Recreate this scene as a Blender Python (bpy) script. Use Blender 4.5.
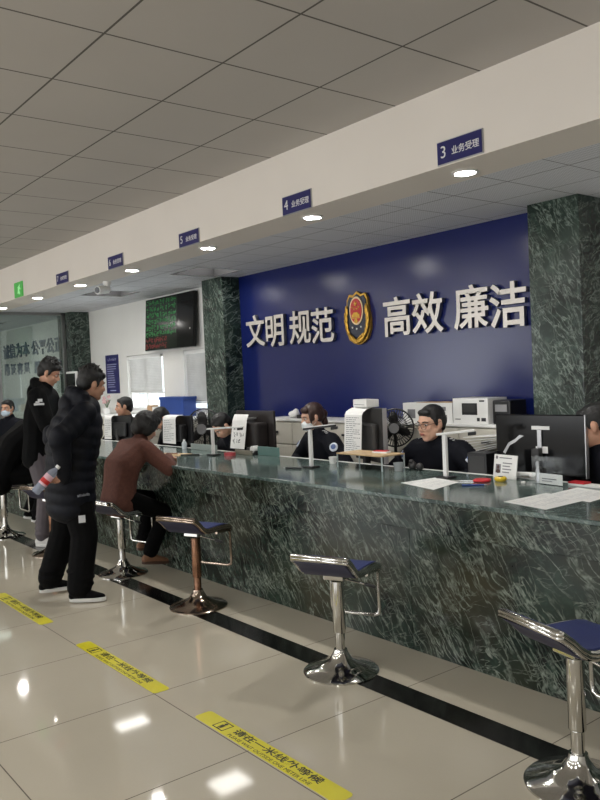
import bpy, bmesh, math, random
from mathutils import Vector, Matrix, Euler
for o in list(bpy.data.objects): bpy.data.objects.remove(o)
SC = bpy.context.scene
COL = SC.collection
PI = math.pi
R = math.radians
rnd = random.Random(7)

# ------------------------------------------------------------------ camera
EYE = 1.525
yaw, pit, rol = R(51.824), R(-1.846), R(-2.5066)
fw = Vector((-math.sin(yaw)*math.cos(pit), math.cos(yaw)*math.cos(pit), math.sin(pit)))
rt = Vector((math.cos(yaw), math.sin(yaw), 0)); up = rt.cross(fw)
r2 = math.cos(rol)*rt + math.sin(rol)*up
u2 = -math.sin(rol)*rt + math.cos(rol)*up
cd = bpy.data.cameras.new('camera'); cam = bpy.data.objects.new('camera', cd); COL.objects.link(cam)
cam.matrix_world = Matrix(((r2.x, u2.x, -fw.x, 0), (r2.y, u2.y, -fw.y, 0), (r2.z, u2.z, -fw.z, EYE), (0, 0, 0, 1)))
cd.sensor_fit = 'VERTICAL'; cd.sensor_height = 24; cd.lens = 784.09/800*24
cd.clip_start = .05; cd.clip_end = 200
SC.camera = cam

# ------------------------------------------------------------------ world, daylight, exposure
SC.view_settings.view_transform = 'Standard'; SC.view_settings.look = 'None'
SC.view_settings.gamma = 1; SC.view_settings.use_curve_mapping = False
SC.view_settings.exposure = 0.0
wd = bpy.data.worlds.new('overcast_sky'); SC.world = wd; wd.use_nodes = True
wn = wd.node_tree.nodes['Background']; wn.inputs[0].default_value = (.86, .93, 1, 1); wn.inputs[1].default_value = 2.2

def area(name, loc, rot, sx, sy, watts, col=(1, 1, 1)):
    l = bpy.data.lights.new(name, 'AREA'); l.shape = 'RECTANGLE'; l.size = sx; l.size_y = sy; l.energy = watts; l.color = col
    o = bpy.data.objects.new(name, l); COL.objects.link(o); o.location = loc; o.rotation_euler = rot
    return o
# daylight coming in through the glazed entrance side of the hall, behind the photographer
for k, (x, w) in enumerate(((-12.5, 4.2), (-6.5, 4.2), (-.5, 4.2))):
    area('daylight', (x, -5.75, 1.55), (R(90), 0, 0), w, 2.3, 78, (1, .97, .94))
# daylight through the two rear windows
area('daylight', (-9.47, 5.15, 1.5), (R(-90), 0, 0), 1.0, .8, 22, (.95, .98, 1))
area('daylight', (-7.95, 5.15, 1.5), (R(-90), 0, 0), 1.0, .8, 10, (.95, .98, 1))

# ------------------------------------------------------------------ mesh helpers
class MB:
    def __init__(s): s.v = []; s.f = []; s.m = []; s.mi = 0
    def add(s, vs, fs, M=None):
        b = len(s.v)
        s.v += [tuple(M @ Vector(v)) for v in vs] if M is not None else [tuple(v) for v in vs]
        for f in fs: s.f.append(tuple(i+b for i in f)); s.m.append(s.mi)
        return s
    def box(s, x0, x1, y0, y1, z0, z1, M=None):
        return s.add([(x0,y0,z0),(x1,y0,z0),(x1,y1,z0),(x0,y1,z0),(x0,y0,z1),(x1,y0,z1),(x1,y1,z1),(x0,y1,z1)],
                     [(3,2,1,0),(4,5,6,7),(0,1,5,4),(1,2,6,5),(2,3,7,6),(3,0,4,7)], M)
    def cyl(s, p0, p1, r0, r1=None, n=20):
        r1 = r0 if r1 is None else r1
        p0 = Vector(p0); p1 = Vector(p1); a, b = frame(p1-p0)
        vs = []
        for p, r in ((p0, r0), (p1, r1)):
            for i in range(n):
                t = 2*PI*i/n; vs.append(p + r*(math.cos(t)*a + math.sin(t)*b))
        fs = [(i, (i+1) % n, n+(i+1) % n, n+i) for i in range(n)] + [tuple(range(n-1, -1, -1)), tuple(range(n, 2*n))]
        return s.add(vs, fs)
    def tube(s, pts, r, n=10, closed=False, flat=None):
        pts = [Vector(p) for p in pts]; N = len(pts); vs = []; prev = None
        for i, p in enumerate(pts):
            if closed: d = pts[(i+1) % N]-pts[i-1]
            else: d = pts[min(i+1, N-1)]-pts[max(i-1, 0)]
            d.normalize()
            if prev is None: a, b = frame(d)
            else:
                a = prev - d*prev.dot(d)
                if a.length < 1e-6: a, b = frame(d)
                a.normalize(); b = d.cross(a)
            prev = a
            for k in range(n):
                t = 2*PI*k/n; vs.append(p + r*(math.cos(t)*a + math.sin(t)*b))
        fs = []
        for i in range(N if closed else N-1):
            j = (i+1) % N
            for k in range(n):
                fs.append((i*n+k, i*n+(k+1) % n, j*n+(k+1) % n, j*n+k))
        if not closed: fs += [tuple(range(n-1, -1, -1)), tuple(range((N-1)*n, N*n))]
        return s.add(vs, fs)
    def lathe(s, prof, M=None, n=32):
        vs = []; fs = []; N = len(prof)
        for r, z in prof:
            for k in range(n):
                t = 2*PI*k/n; vs.append((max(r, 1e-5)*math.cos(t), max(r, 1e-5)*math.sin(t), z))
        for i in range(N-1):
            for k in range(n): fs.append((i*n+k, i*n+(k+1) % n, (i+1)*n+(k+1) % n, (i+1)*n+k))
        fs += [tuple(range(n-1, -1, -1)), tuple(range((N-1)*n, N*n))]
        return s.add(vs, fs, M)
    def prism(s, poly, y0, y1, M=None):
        """polygon in the x/z plane, extruded along y"""
        n = len(poly)
        vs = [(x, y0, z) for x, z in poly] + [(x, y1, z) for x, z in poly]
        fs = [tuple(range(n)), tuple(range(2*n-1, n-1, -1))] + [(i, n+i, n+(i+1) % n, (i+1) % n) for i in range(n)]
        return s.add(vs, fs, M)
    def sweepx(s, prof, t, x0, x1, nx=1):
        """profile line in y/z thickened downwards by t and extruded along x"""
        N = len(prof); top = [Vector((0, y, z)) for y, z in prof]; bot = []
        for i in range(N):
            d = (top[min(i+1, N-1)]-top[max(i-1, 0)]).normalized()
            bot.append(top[i] - Vector((0, -d.z, d.y))*t)
        loop = top + bot[::-1]; L = len(loop)
        vs = [(x0, p.y, p.z) for p in loop] + [(x1, p.y, p.z) for p in loop]
        fs = [(i, (i+1) % L, L+(i+1) % L, L+i) for i in range(L)]
        for i in range(N-1):
            fs.append((i+1, i, L-1-i, L-2-i)); fs.append((L+i, L+i+1, 2*L-2-i, 2*L-1-i))
        return s.add(vs, fs)
    def caps(s, p0, r0, p1, r1, n=12):
        p0 = Vector(p0); p1 = Vector(p1); d = p1-p0; L = d.length
        a, b = frame(d if L > 1e-6 else Vector((0, 0, 1))); d = a.cross(b)
        rings = []
        for k in range(4): t = PI/2*(1-k/4); rings.append((p0 - d*r0*math.sin(t), r0*math.cos(t)))
        rings.append((p0, r0)); rings.append((p1, r1))
        for k in range(1, 5): t = PI/2*k/4; rings.append((p1 + d*r1*math.sin(t), r1*math.cos(t)))
        vs = []; fs = []
        for c, r in rings:
            for k in range(n):
                t = 2*PI*k/n; vs.append(c + max(r, 1e-4)*(math.cos(t)*a + math.sin(t)*b))
        for i in range(len(rings)-1):
            for k in range(n): fs.append((i*n+k, i*n+(k+1) % n, (i+1)*n+(k+1) % n, (i+1)*n+k))
        fs += [tuple(range(n-1, -1, -1)), tuple(range((len(rings)-1)*n, len(rings)*n))]
        return s.add(vs, fs)
    def chain(s, pts):
        for (p, r), (q, t) in zip(pts, pts[1:]): s.caps(p, r, q, t)
        return s
    def ell(s, c, r, M=None, n=18, m=12):
        vs = []; fs = []
        for i in range(m+1):
            t = PI*i/m - PI/2
            for k in range(n):
                p = 2*PI*k/n; e = max(math.cos(t), 1e-3)
                vs.append((c[0]+r[0]*e*math.cos(p), c[1]+r[1]*e*math.sin(p), c[2]+r[2]*math.sin(t)))
        for i in range(m):
            for k in range(n): fs.append((i*n+k, i*n+(k+1) % n, (i+1)*n+(k+1) % n, (i+1)*n+k))
        fs += [tuple(range(n-1, -1, -1)), tuple(range(m*n, (m+1)*n))]
        return s.add(vs, fs, M)
    def hull(s, balls):
        bm = bmesh.new()
        for p, r in balls:
            bmesh.ops.create_icosphere(bm, subdivisions=2, radius=r, matrix=Matrix.Translation(Vector(p)))
        g = bmesh.ops.convex_hull(bm, input=bm.verts[:])
        used = set(v for f in g['geom'] if isinstance(f, bmesh.types.BMFace) for v in f.verts)
        hf = [f for f in g['geom'] if isinstance(f, bmesh.types.BMFace)]
        idx = {v: i for i, v in enumerate(used)}
        s.add([tuple(v.co) for v in used], [tuple(idx[v] for v in f.verts) for f in hf])
        bm.free(); return s
    def mesh(s, name):
        me = bpy.data.meshes.new(name); me.from_pydata(s.v, [], s.f); me.update()
        bm = bmesh.new(); bm.from_mesh(me); bmesh.ops.recalc_face_normals(bm, faces=bm.faces[:]); bm.to_mesh(me); bm.free()
        for p, k in zip(me.polygons, s.m): p.material_index = k
        return me
    def build(s, name, mat, parent=None, bevel=0, smooth=None):
        me = s.mesh(name)
        o = bpy.data.objects.new(name, me); COL.objects.link(o)
        for m in (mat if isinstance(mat, (list, tuple)) else [mat]): me.materials.append(m)
        if parent: o.parent = parent
        if smooth is not None:
            me.shade_smooth(); me.set_sharp_from_angle(angle=R(smooth))
        if bevel:
            b = o.modifiers.new('bevel', 'BEVEL'); b.width = bevel; b.segments = 2; b.limit_method = 'ANGLE'; b.angle_limit = R(40)
        return o
def frame(d):
    d = Vector(d).normalized()
    h = Vector((0, 0, 1)) if abs(d.z) < .9 else Vector((1, 0, 0))
    a = h.cross(d).normalized(); b = d.cross(a)
    return a, b
def bake(o, voxel=None, smooth=0, extra=None):
    if voxel:
        m = o.modifiers.new('r', 'REMESH'); m.mode = 'VOXEL'; m.voxel_size = voxel; m.use_smooth_shade = True
    if extra: extra(o)
    if smooth:
        m = o.modifiers.new('s', 'SMOOTH'); m.factor = .5; m.iterations = smooth
    dg = bpy.context.evaluated_depsgraph_get(); dg.update()
    me = bpy.data.meshes.new_from_object(o.evaluated_get(dg)); mats = list(o.data.materials)
    old = o.data; o.modifiers.clear(); o.data = me
    me.materials.clear()
    for m in mats: me.materials.append(m)
    for p in me.polygons: p.use_smooth = True
    me.name = o.name; bpy.data.meshes.remove(old)
    return o
def organic(name, mb, mat, parent, voxel=.008, smooth=4, extra=None):
    par_w = parent
    o = mb.build(name, mat); bake(o, voxel, smooth, extra)
    o.parent = par_w
    return o
def empty(name, loc, rz=0):
    o = bpy.data.objects.new(name, None); COL.objects.link(o); o.location = loc; o.rotation_euler = (0, 0, rz); o.empty_display_size = .1
    return o
def tag(o, label, cat, group=None):
    o['label'] = label; o['category'] = cat
    if group: o['group'] = group
    return o
def thing(name, label, cat, loc=(0, 0, 0), rz=0, group=None):
    return tag(empty(name, loc, rz), label, cat, group)
def struct(o): o['kind'] = 'structure'; return o
def copy_tree(o, parent=None):
    c = o.copy(); COL.objects.link(c)
    if parent: c.parent = parent
    for ch in list(o.children): copy_tree(ch, c)
    return c
def text(name, s, size, mat, parent=None, M=None, extrude=.001, offset=0, sx=1, align='CENTER'):
    cu = bpy.data.curves.new(name, 'FONT'); cu.body = s; cu.size = size; cu.extrude = extrude; cu.offset = offset
    cu.align_x = align; cu.align_y = 'CENTER'; cu.resolution_u = 3
    o = bpy.data.objects.new(name, cu); COL.objects.link(o)
    dg = bpy.context.evaluated_depsgraph_get(); dg.update()
    me = bpy.data.meshes.new_from_object(o.evaluated_get(dg)); bpy.data.objects.remove(o)
    me.transform(Matrix.Diagonal((sx, 1, 1, 1)))
    if M is not None: me.transform(M)
    me.materials.clear(); me.materials.append(mat)
    t = bpy.data.objects.new(name, me); COL.objects.link(t)
    if parent: t.parent = parent
    return t
UPRIGHT = Matrix.Rotation(R(90), 4, 'X')     # text standing up, facing -y
def strokes(mb, x, y, z, w, h, n=6, rng=rnd, t=.12, d=.0015, M=None):
    """one small illegible character made of bars in the x/z plane"""
    for k in range(n):
        if rng.random() < .5:
            zz = z+h*(rng.randint(0, 4)/4-.5); a, b = sorted((rng.uniform(-.5, .1), rng.uniform(0, .5)))
            mb.box(x+a*w, x+b*w, y-d, y, zz-h*t/2, zz+h*t/2, M)
        else:
            xx = x+w*(rng.randint(0, 3)/3-.5); a, b = sorted((rng.uniform(-.5, .1), rng.uniform(0, .5)))
            mb.box(xx-w*t/2, xx+w*t/2, y-d, y, z+a*h, z+b*h, M)

# ------------------------------------------------------------------ materials
def lin(c):
    return tuple(((v/255/12.92) if v/255 <= .04045 else ((v/255+.055)/1.055)**2.4) for v in c)
class NT:
    def __init__(s, name):
        s.mat = bpy.data.materials.new(name); s.mat.use_nodes = True; s.t = s.mat.node_tree
        s.b = s.t.nodes['Principled BSDF']
    def n(s, typ, **kw):
        nd = s.t.nodes.new(typ)
        for k, v in kw.items():
            if k.startswith('i_'): 
                key = k[2:]; nd.inputs[int(key) if key.isdigit() else key].default_value = v
            else: setattr(nd, k, v)
        return nd
    def l(s, a, b): s.t.links.new(a, b)
    def math(s, op, a, b=None, c=None):
        nd = s.n('ShaderNodeMath', operation=op)
        for i, v in enumerate((a, b, c)):
            if v is None: continue
            if isinstance(v, (int, float)): nd.inputs[i].default_value = v
            else: s.l(v, nd.inputs[i])
        return nd.outputs[0]
    def mix(s, fac, a, b):
        nd = s.n('ShaderNodeMix', data_type='RGBA')
        for i, v in ((0, fac), (6, a), (7, b)):
            if isinstance(v, (int, float)): nd.inputs[i].default_value = v
            elif isinstance(v, tuple): nd.inputs[i].default_value = (*v[:3], 1)
            else: s.l(v, nd.inputs[i])
        return nd.outputs[2]
    def ramp(s, fac, *stops):
        nd = s.n('ShaderNodeValToRGB'); e = nd.color_ramp.elements
        while len(e) < len(stops): e.new(.5)
        for k, (p, c) in enumerate(stops):
            e[k].position = p; e[k].color = (*c, 1) if isinstance(c, tuple) else (c, c, c, 1)
        s.l(fac, nd.inputs[0]); return nd.outputs[0]
_M = {}
def mat(name, col, rough=.5, metal=0, var=.08, scale=6, bump=0, bscale=60, **kw):
    if name in _M: return _M[name]
    t = NT(name); c = lin(col); b = t.b
    tc = t.n('ShaderNodeTexCoord')
    nz = t.n('ShaderNodeTexNoise', i_Scale=scale, i_Detail=3.0); t.l(tc.outputs['Object'], nz.inputs['Vector'])
    lo = tuple(x*(1-var) for x in c); hi = tuple(min(1, x*(1+var)) for x in c)
    t.l(t.ramp(nz.outputs[0], (.3, lo), (.7, hi)), b.inputs['Base Color'])
    b.inputs['Roughness'].default_value = rough; b.inputs['Metallic'].default_value = metal
    if bump:
        n2 = t.n('ShaderNodeTexNoise', i_Scale=bscale, i_Detail=3.0); t.l(tc.outputs['Object'], n2.inputs['Vector'])
        bp = t.n('ShaderNodeBump', i_Strength=bump, i_Distance=.01); t.l(n2.outputs[0], bp.inputs['Height']); t.l(bp.outputs[0], b.inputs['Normal'])
    for k, v in kw.items(): b.inputs[k.replace('_', ' ')].default_value = v
    _M[name] = t.mat; return t.mat
def emit(name, col, strength):
    if name in _M: return _M[name]
    t = NT(name); t.b.inputs['Base Color'].default_value = (*lin(col), 1)
    t.b.inputs['Emission Color'].default_value = (*lin(col), 1); t.b.inputs['Emission Strength'].default_value = strength
    _M[name] = t.mat; return t.mat
def marble(name, dark, mid, vein, rough, ang=35, vscale=1.0, amount=1.0, warm=None, spec=.3):
    """dark stone crossed by short pale diagonal veins that crowd together in patches"""
    t = NT(name); tc = t.n('ShaderNodeTexCoord')
    wz = t.n('ShaderNodeTexNoise', i_Scale=3.0*vscale, i_Detail=5.0); t.l(tc.outputs['Object'], wz.inputs['Vector'])
    sub = t.n('ShaderNodeVectorMath', operation='SUBTRACT'); t.l(wz.outputs['Color'], sub.inputs[0]); sub.inputs[1].default_value = (.5, .5, .5)
    sc = t.n('ShaderNodeVectorMath', operation='SCALE'); t.l(sub.outputs[0], sc.inputs[0]); sc.inputs['Scale'].default_value = .16/vscale
    ad = t.n('ShaderNodeVectorMath', operation='ADD'); t.l(tc.outputs['Object'], ad.inputs[0]); t.l(sc.outputs[0], ad.inputs[1])
    def stretched(a, sx, sz):
        mp = t.n('ShaderNodeMapping', vector_type='TEXTURE'); mp.inputs['Rotation'].default_value = (R(20), R(a), R(10))
        mp.inputs['Scale'].default_value = (sx, .5, sz); t.l(ad.outputs[0], mp.inputs['Vector'])
        return mp.outputs[0]
    def ridge(vec, scale, w, det=2.0):
        nz = t.n('ShaderNodeTexNoise', i_Scale=scale, i_Detail=det, i_Roughness=.5); t.l(vec, nz.inputs['Vector'])
        a = t.math('ABSOLUTE', t.math('SUBTRACT', nz.outputs[0], .5))
        return t.ramp(a, (0, 1.0), (w*.4, .75), (w, .0))
    def mask(scale, a, b, vec=None):
        nz = t.n('ShaderNodeTexNoise', i_Scale=scale*vscale, i_Detail=3.0); t.l(vec or ad.outputs[0], nz.inputs['Vector'])
        return t.ramp(nz.outputs[0], (a, .0), (b, 1.0))
    r1 = t.math('MULTIPLY', ridge(stretched(ang, .5, .10), 1.0*vscale, .035), mask(3.1, .40, .58))
    r2_ = t.math('MULTIPLY', ridge(stretched(ang+9, .40, .055), 1.0*vscale, .042), mask(2.3, .46, .60))
    r3 = t.math('MULTIPLY', ridge(stretched(ang-64, .34, .06), 1.0*vscale, .022), mask(2.7, .47, .60))
    r4 = t.math('MULTIPLY', ridge(stretched(ang+24, .9, .16), 1.0*vscale, .014), .9)
    fine = t.n('ShaderNodeTexNoise', i_Scale=30.0*vscale, i_Detail=4.0); t.l(ad.outputs[0], fine.inputs['Vector'])
    fr = t.ramp(fine.outputs[0], (.34, .2), (.6, 1.0))
    v = t.math('MAXIMUM', t.math('MAXIMUM', r1, t.math('MULTIPLY', r2_, .85)), t.math('MAXIMUM', t.math('MULTIPLY', r3, .7), t.math('MULTIPLY', r4, .8)))
    v = t.math('MULTIPLY', v, t.math('MULTIPLY', fr, amount))
    base = t.mix(mask(1.3, .38, .66), lin(dark), lin(mid))
    base = t.mix(t.math('MULTIPLY', mask(11, .5, .75), .7), base, lin(tuple(min(255, c*1.35) for c in mid)))
    if warm:
        base = t.mix(t.math('MULTIPLY', mask(.8, .48, .68), .8), base, lin(warm))
    t.l(t.mix(v, base, lin(vein)), t.b.inputs['Base Color'])
    t.b.inputs['Roughness'].default_value = rough; t.b.inputs['Specular IOR Level'].default_value = spec
    return t.mat

def grid_mask(t, ax_out, origin, step, w):
    """1 inside a joint of width w repeating every step"""
    a = t.math('SUBTRACT', ax_out, origin - step/2)
    m = t.math('MODULO', t.math('ADD', t.math('MODULO', a, step), step), step)
    return t.math('LESS_THAN', t.math('ABSOLUTE', t.math('SUBTRACT', m, step/2)), w/2)
def floor_mat():
    t = NT('polished_beige_tile'); tc = t.n('ShaderNodeTexCoord'); sp = t.n('ShaderNodeSeparateXYZ'); t.l(tc.outputs['Object'], sp.inputs[0])
    g = t.math('MAXIMUM', grid_mask(t, sp.outputs[0], -2.65, .8, .005), grid_mask(t, sp.outputs[1], .929, .8, .005))
    nz = t.n('ShaderNodeTexNoise', i_Scale=1.2, i_Detail=5.0); t.l(tc.outputs['Object'], nz.inputs['Vector'])
    n2 = t.n('ShaderNodeTexNoise', i_Scale=90.0, i_Detail=2.0); t.l(tc.outputs['Object'], n2.inputs['Vector'])
    base = t.mix(nz.outputs[0], lin((184, 177, 161)), lin((202, 195, 179)))
    base = t.mix(t.math('MULTIPLY', n2.outputs[0], .25), base, lin((186, 175, 152)))
    t.l(t.mix(g, base, lin((84, 76, 64))), t.b.inputs['Base Color'])
    t.l(t.math('ADD', .055, t.math('MULTIPLY', g, .5)), t.b.inputs['Roughness'])
    bp = t.n('ShaderNodeBump', i_Strength=.02, i_Distance=.02); n3 = t.n('ShaderNodeTexNoise', i_Scale=2.5, i_Detail=1.0); t.l(tc.outputs['Object'], n3.inputs['Vector'])
    t.l(n3.outputs[0], bp.inputs['Height']); t.l(bp.outputs[0], t.b.inputs['Normal'])
    return t.mat
def ceil_mat(name, col, joint, ox, oy, step, w, dots=None):
    t = NT(name); tc = t.n('ShaderNodeTexCoord'); sp = t.n('ShaderNodeSeparateXYZ'); t.l(tc.outputs['Object'], sp.inputs[0])
    g = t.math('MAXIMUM', grid_mask(t, sp.outputs[0], ox, step, w), grid_mask(t, sp.outputs[1], oy, step, w))
    nz = t.n('ShaderNodeTexNoise', i_Scale=1.5, i_Detail=3.0); t.l(tc.outputs['Object'], nz.inputs['Vector'])
    c = lin(col); base = t.mix(nz.outputs[0], tuple(x*.94 for x in c), tuple(min(1, x*1.05) for x in c))
    if dots:
        a = t.math('ABSOLUTE', t.math('SINE', t.math('MULTIPLY', sp.outputs[0], PI/dots)))
        b = t.math('ABSOLUTE', t.math('SINE', t.math('MULTIPLY', sp.outputs[1], PI/dots)))
        hole = t.math('GREATER_THAN', t.math('MULTIPLY', a, b), .62)
        base = t.mix(t.math('MULTIPLY', hole, .45), base, lin((90, 92, 98)))
    t.l(t.mix(g, base, lin(joint)), t.b.inputs['Base Color']); t.b.inputs['Roughness'].default_value = .75
    return t.mat
def glass_mat(name, tint, refl=.08, fres=.3):
    t = NT(name); t.t.nodes.remove(t.b)
    tr = t.n('ShaderNodeBsdfTransparent'); tr.inputs[0].default_value = (*tint, 1)
    gl = t.n('ShaderNodeBsdfGlossy'); gl.inputs['Roughness'].default_value = .03
    lw = t.n('ShaderNodeLayerWeight', i_Blend=.35)
    mx = t.n('ShaderNodeMixShader'); t.l(t.math('ADD', t.math('MULTIPLY', lw.outputs['Fresnel'], fres), refl), mx.inputs[0])
    t.l(tr.outputs[0], mx.inputs[1]); t.l(gl.outputs[0], mx.inputs[2])
    t.l(mx.outputs[0], t.t.nodes['Material Output'].inputs[0])
    return t.mat

WHITE = mat('white_paint', (222, 221, 217), .7, var=.03, scale=2)
FASCIA = mat('cream_paint', (226, 219, 211), .65, var=.025, scale=1.5)
BLUE = mat('glossy_blue_panel', (20, 31, 90), .2, var=.08, scale=1.2, Specular_IOR_Level=.5)
MARBLE = marble('dark_green_marble', (17, 25, 22), (38, 52, 45), (146, 156, 144), .16, 40, 1.75, .72, (56, 54, 40), .28)
MARBLE_TOP = marble('green_marble_polished', (52, 66, 64), (84, 100, 96), (164, 176, 170), .12, 30, 3.2, .6, None, .35)
MARBLE_PIL = marble('green_marble_pillar', (22, 32, 28), (50, 64, 57), (150, 164, 154), .16, 52, 2.1, .7, None, .35)
STRIP = mat('black_granite', (17, 17, 17), .12, var=.5, scale=70)
CHROME = mat('chrome', (205, 204, 200), .09, 1, var=.03)
RUST = mat('tarnished_copper_chrome', (148, 112, 92), .24, 1, var=.45, scale=16)
CHROME2 = mat('worn_chrome', (168, 152, 138), .16, 1, var=.25, scale=9)
SEATBLUE = mat('blue_vinyl', (40, 52, 112), .42, var=.08, scale=10, bump=.08, bscale=220)
SEATDARK = mat('dark_navy_vinyl', (26, 28, 58), .45, var=.1)
BLACKP = mat('black_plastic', (22, 22, 24), .38, var=.12)
DGREYP = mat('dark_grey_plastic', (46, 45, 45), .45, var=.1)
GLOSSBLK = mat('gloss_black_plastic', (11, 11, 13), .14, var=.1, Specular_IOR_Level=.25)
GREYP = mat('grey_plastic', (140, 140, 142), .45)
WHITEP = mat('white_plastic', (228, 228, 226), .35, var=.02)
SILVER = mat('silver_plastic', (178, 178, 180), .3, .5)
PAPER = mat('paper', (226, 226, 224), .85, var=.03, scale=8)
INK = mat('ink', (48, 48, 52), .8)
INKL = mat('pale_ink', (120, 120, 124), .8)
CABW = mat('cabinet_cream', (200, 196, 184), .5, var=.03)
SKIN = mat('skin', (196, 148, 122), .5, var=.07, scale=14, Subsurface_Weight=.06)
SKIN2 = mat('pale_skin', (208, 164, 140), .5, var=.06, scale=14, Subsurface_Weight=.06)
HAIR = mat('black_hair', (12, 11, 11), .5, var=.35, scale=60, bump=.5, bscale=150)
HAIRB = mat('dark_brown_hair', (52, 30, 24), .4, var=.35, scale=50, bump=.5, bscale=150)
EYEW = mat('eye_white', (222, 218, 212), .3)
IRIS = mat('dark_iris', (26, 18, 14), .2)
LIPS = mat('lips', (164, 98, 88), .5)
NAVY = mat('navy_uniform_cloth', (11, 13, 22), .8, var=.18, scale=20, bump=.25, bscale=40, Specular_IOR_Level=.2)
PUFF = mat('navy_black_nylon', (11, 14, 23), .6, var=.2, scale=10, bump=.4, bscale=14, Specular_IOR_Level=.2)
BLKCLOTH = mat('black_cloth', (7, 7, 8), .85, var=.2, scale=16, bump=.4, bscale=22, Specular_IOR_Level=.12)
HOOD = mat('black_fleece', (9, 10, 11), .85, var=.2, scale=16, bump=.3, bscale=24, Specular_IOR_Level=.12)
BROWN = mat('brown_wool', (92, 56, 46), .9, var=.14, scale=40, bump=.4, bscale=120)
TROUSERG = mat('grey_cloth', (86, 80, 84), .85, var=.12, bump=.3, bscale=24)
SHOEW = mat('white_shoe', (205, 204, 200), .6, var=.05)
TAN = mat('tan_leather', (136, 98, 74), .6, var=.12)
YEL = mat('yellow_floor_tape', (214, 204, 34), .35, var=.05, scale=9)
SIGNB = mat('navy_sign', (24, 24, 92), .35, var=.05)
GOLD = mat('gold_paint', (196, 152, 62), .3, .7, var=.2, scale=30)
LETTER = mat('brushed_steel_face', (206, 200, 192), .35, .35, var=.1, scale=6)
RED = mat('red_enamel', (186, 30, 28), .35, var=.1)
REDP = mat('red_plastic', (190, 34, 44), .4)
YELP = mat('yellow_plastic', (226, 192, 40), .4)
BLUEP = mat('blue_plastic', (34, 66, 140), .4)
TEAL = mat('teal_plastic', (96, 128, 124), .3)
WOOD = mat('pale_wood', (196, 168, 128), .5, var=.12, scale=12)
CARD = mat('cardboard', (178, 146, 112), .8, var=.06)
ALU = mat('satin_aluminium', (150, 150, 150), .35, .9)
ACR = glass_mat('clear_acrylic', (.95, .96, .96), .0, .04)
PARTGLASS = glass_mat('green_tinted_glass', (.70, .78, .76), .10)
WINGLASS = glass_mat('window_glass', (.95, .97, .97), .03)

# ------------------------------------------------------------------ setting
ZC, ZF = 3.02, 2.602           # hall ceiling, lower ceiling over the counter
YF, YI, YB = 3.258, 3.615, 4.85
X0, X1, Y0 = -17.0, 3.5, -5.5
struct(MB().box(X0, X1, Y0, YB, -.1, 0).build('floor', floor_mat()))
struct(MB().box(X0, X1, 2.516, 2.664, 0, .002).build('trim_1', STRIP))
CM = ceil_mat('grey_ceiling_tile', (184, 180, 176), (88, 84, 80), -2.552, 1.5, .6, .011)
struct(MB().box(X0, X1, Y0, YF, ZC, ZC+.08).build('ceiling', CM))
struct(MB().box(X0, X1, YF, YI, ZF, ZC+.08).build('trim_2', FASCIA))
# lower ceiling of perforated tiles, open where the recessed panels sit
panels = [(-13.5, 4.02), (-8.85, 4.12), (-6.83, 4.23), (-.4, 4.23), (1.8, 4.23)]
PH = .27
CI = ceil_mat('perforated_ceiling_tile', (222, 224, 230), (120, 122, 128), -2.45, 3.86, .405, .008, .02)
mb = MB(); xs = [X0]
for px, py in panels: xs += [px-PH, px+PH]
xs.append(X1)
for i in range(len(xs)-1):
    if i % 2 == 0: mb.box(xs[i], xs[i+1], YI, YB, ZF, ZF+.03)
    else:
        py = panels[i//2][1]
        mb.box(xs[i], xs[i+1], YI, py-PH, ZF, ZF+.03); mb.box(xs[i], xs[i+1], py+PH, YB, ZF, ZF+.03)
mb.box(X0, X1, YI, YB, ZF+.2, ZF+.25)
struct(mb.build('ceiling_back', CI))
# rear wall with two windows
W1 = (-10.0, -8.97, 1.13, 1.885); W2 = (-8.45, -7.45, 1.13, 1.885)
mb = MB(); T = .14
mb.box(X0, W1[0], YB, YB+T, 0, ZC); mb.box(W1[1], W2[0], YB, YB+T, 0, ZC); mb.box(W2[1], X1, YB, YB+T, 0, ZC)
for w in (W1, W2): mb.box(w[0], w[1], YB, YB+T, 0, w[2]); mb.box(w[0], w[1], YB, YB+T, w[3], ZC)
struct(mb.build('wall_back', WHITE))
struct(MB().box(-7.06, -3.2, 4.77, YB, 0, ZF).build('trim_3', BLUE))
struct(MB().box(X0-.14, X0, Y0, YB, 0, ZC).build('wall_left', WHITE))
struct(MB().box(X1, X1+.14, Y0, YB, 0, ZC).build('wall_right', WHITE))
mb = MB(); fx = [(-14.6, -10.4), (-8.6, -4.4), (-2.6, 1.6)]; last = X0
for a, b in fx:
    mb.box(last, a, Y0-.14, Y0, 0, ZC); mb.box(a, b, Y0-.14, Y0, 0, .4); mb.box(a, b, Y0-.14, Y0, 2.7, ZC); last = b
mb.box(last, X1, Y0-.14, Y0, 0, ZC)
struct(mb.build('wall_front', WHITE))
# marble pillars
for k, (a, b, y) in enumerate(((-3.215, -2.83, 4.55), (-7.45, -7.04, 4.55), (-11.68, -11.2, 4.55))):
    struct(MB().box(a, b, y, YB, 0, ZF).build('wall_pillar_%s' % 'abc'[k], MARBLE_PIL, bevel=.004))
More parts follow.
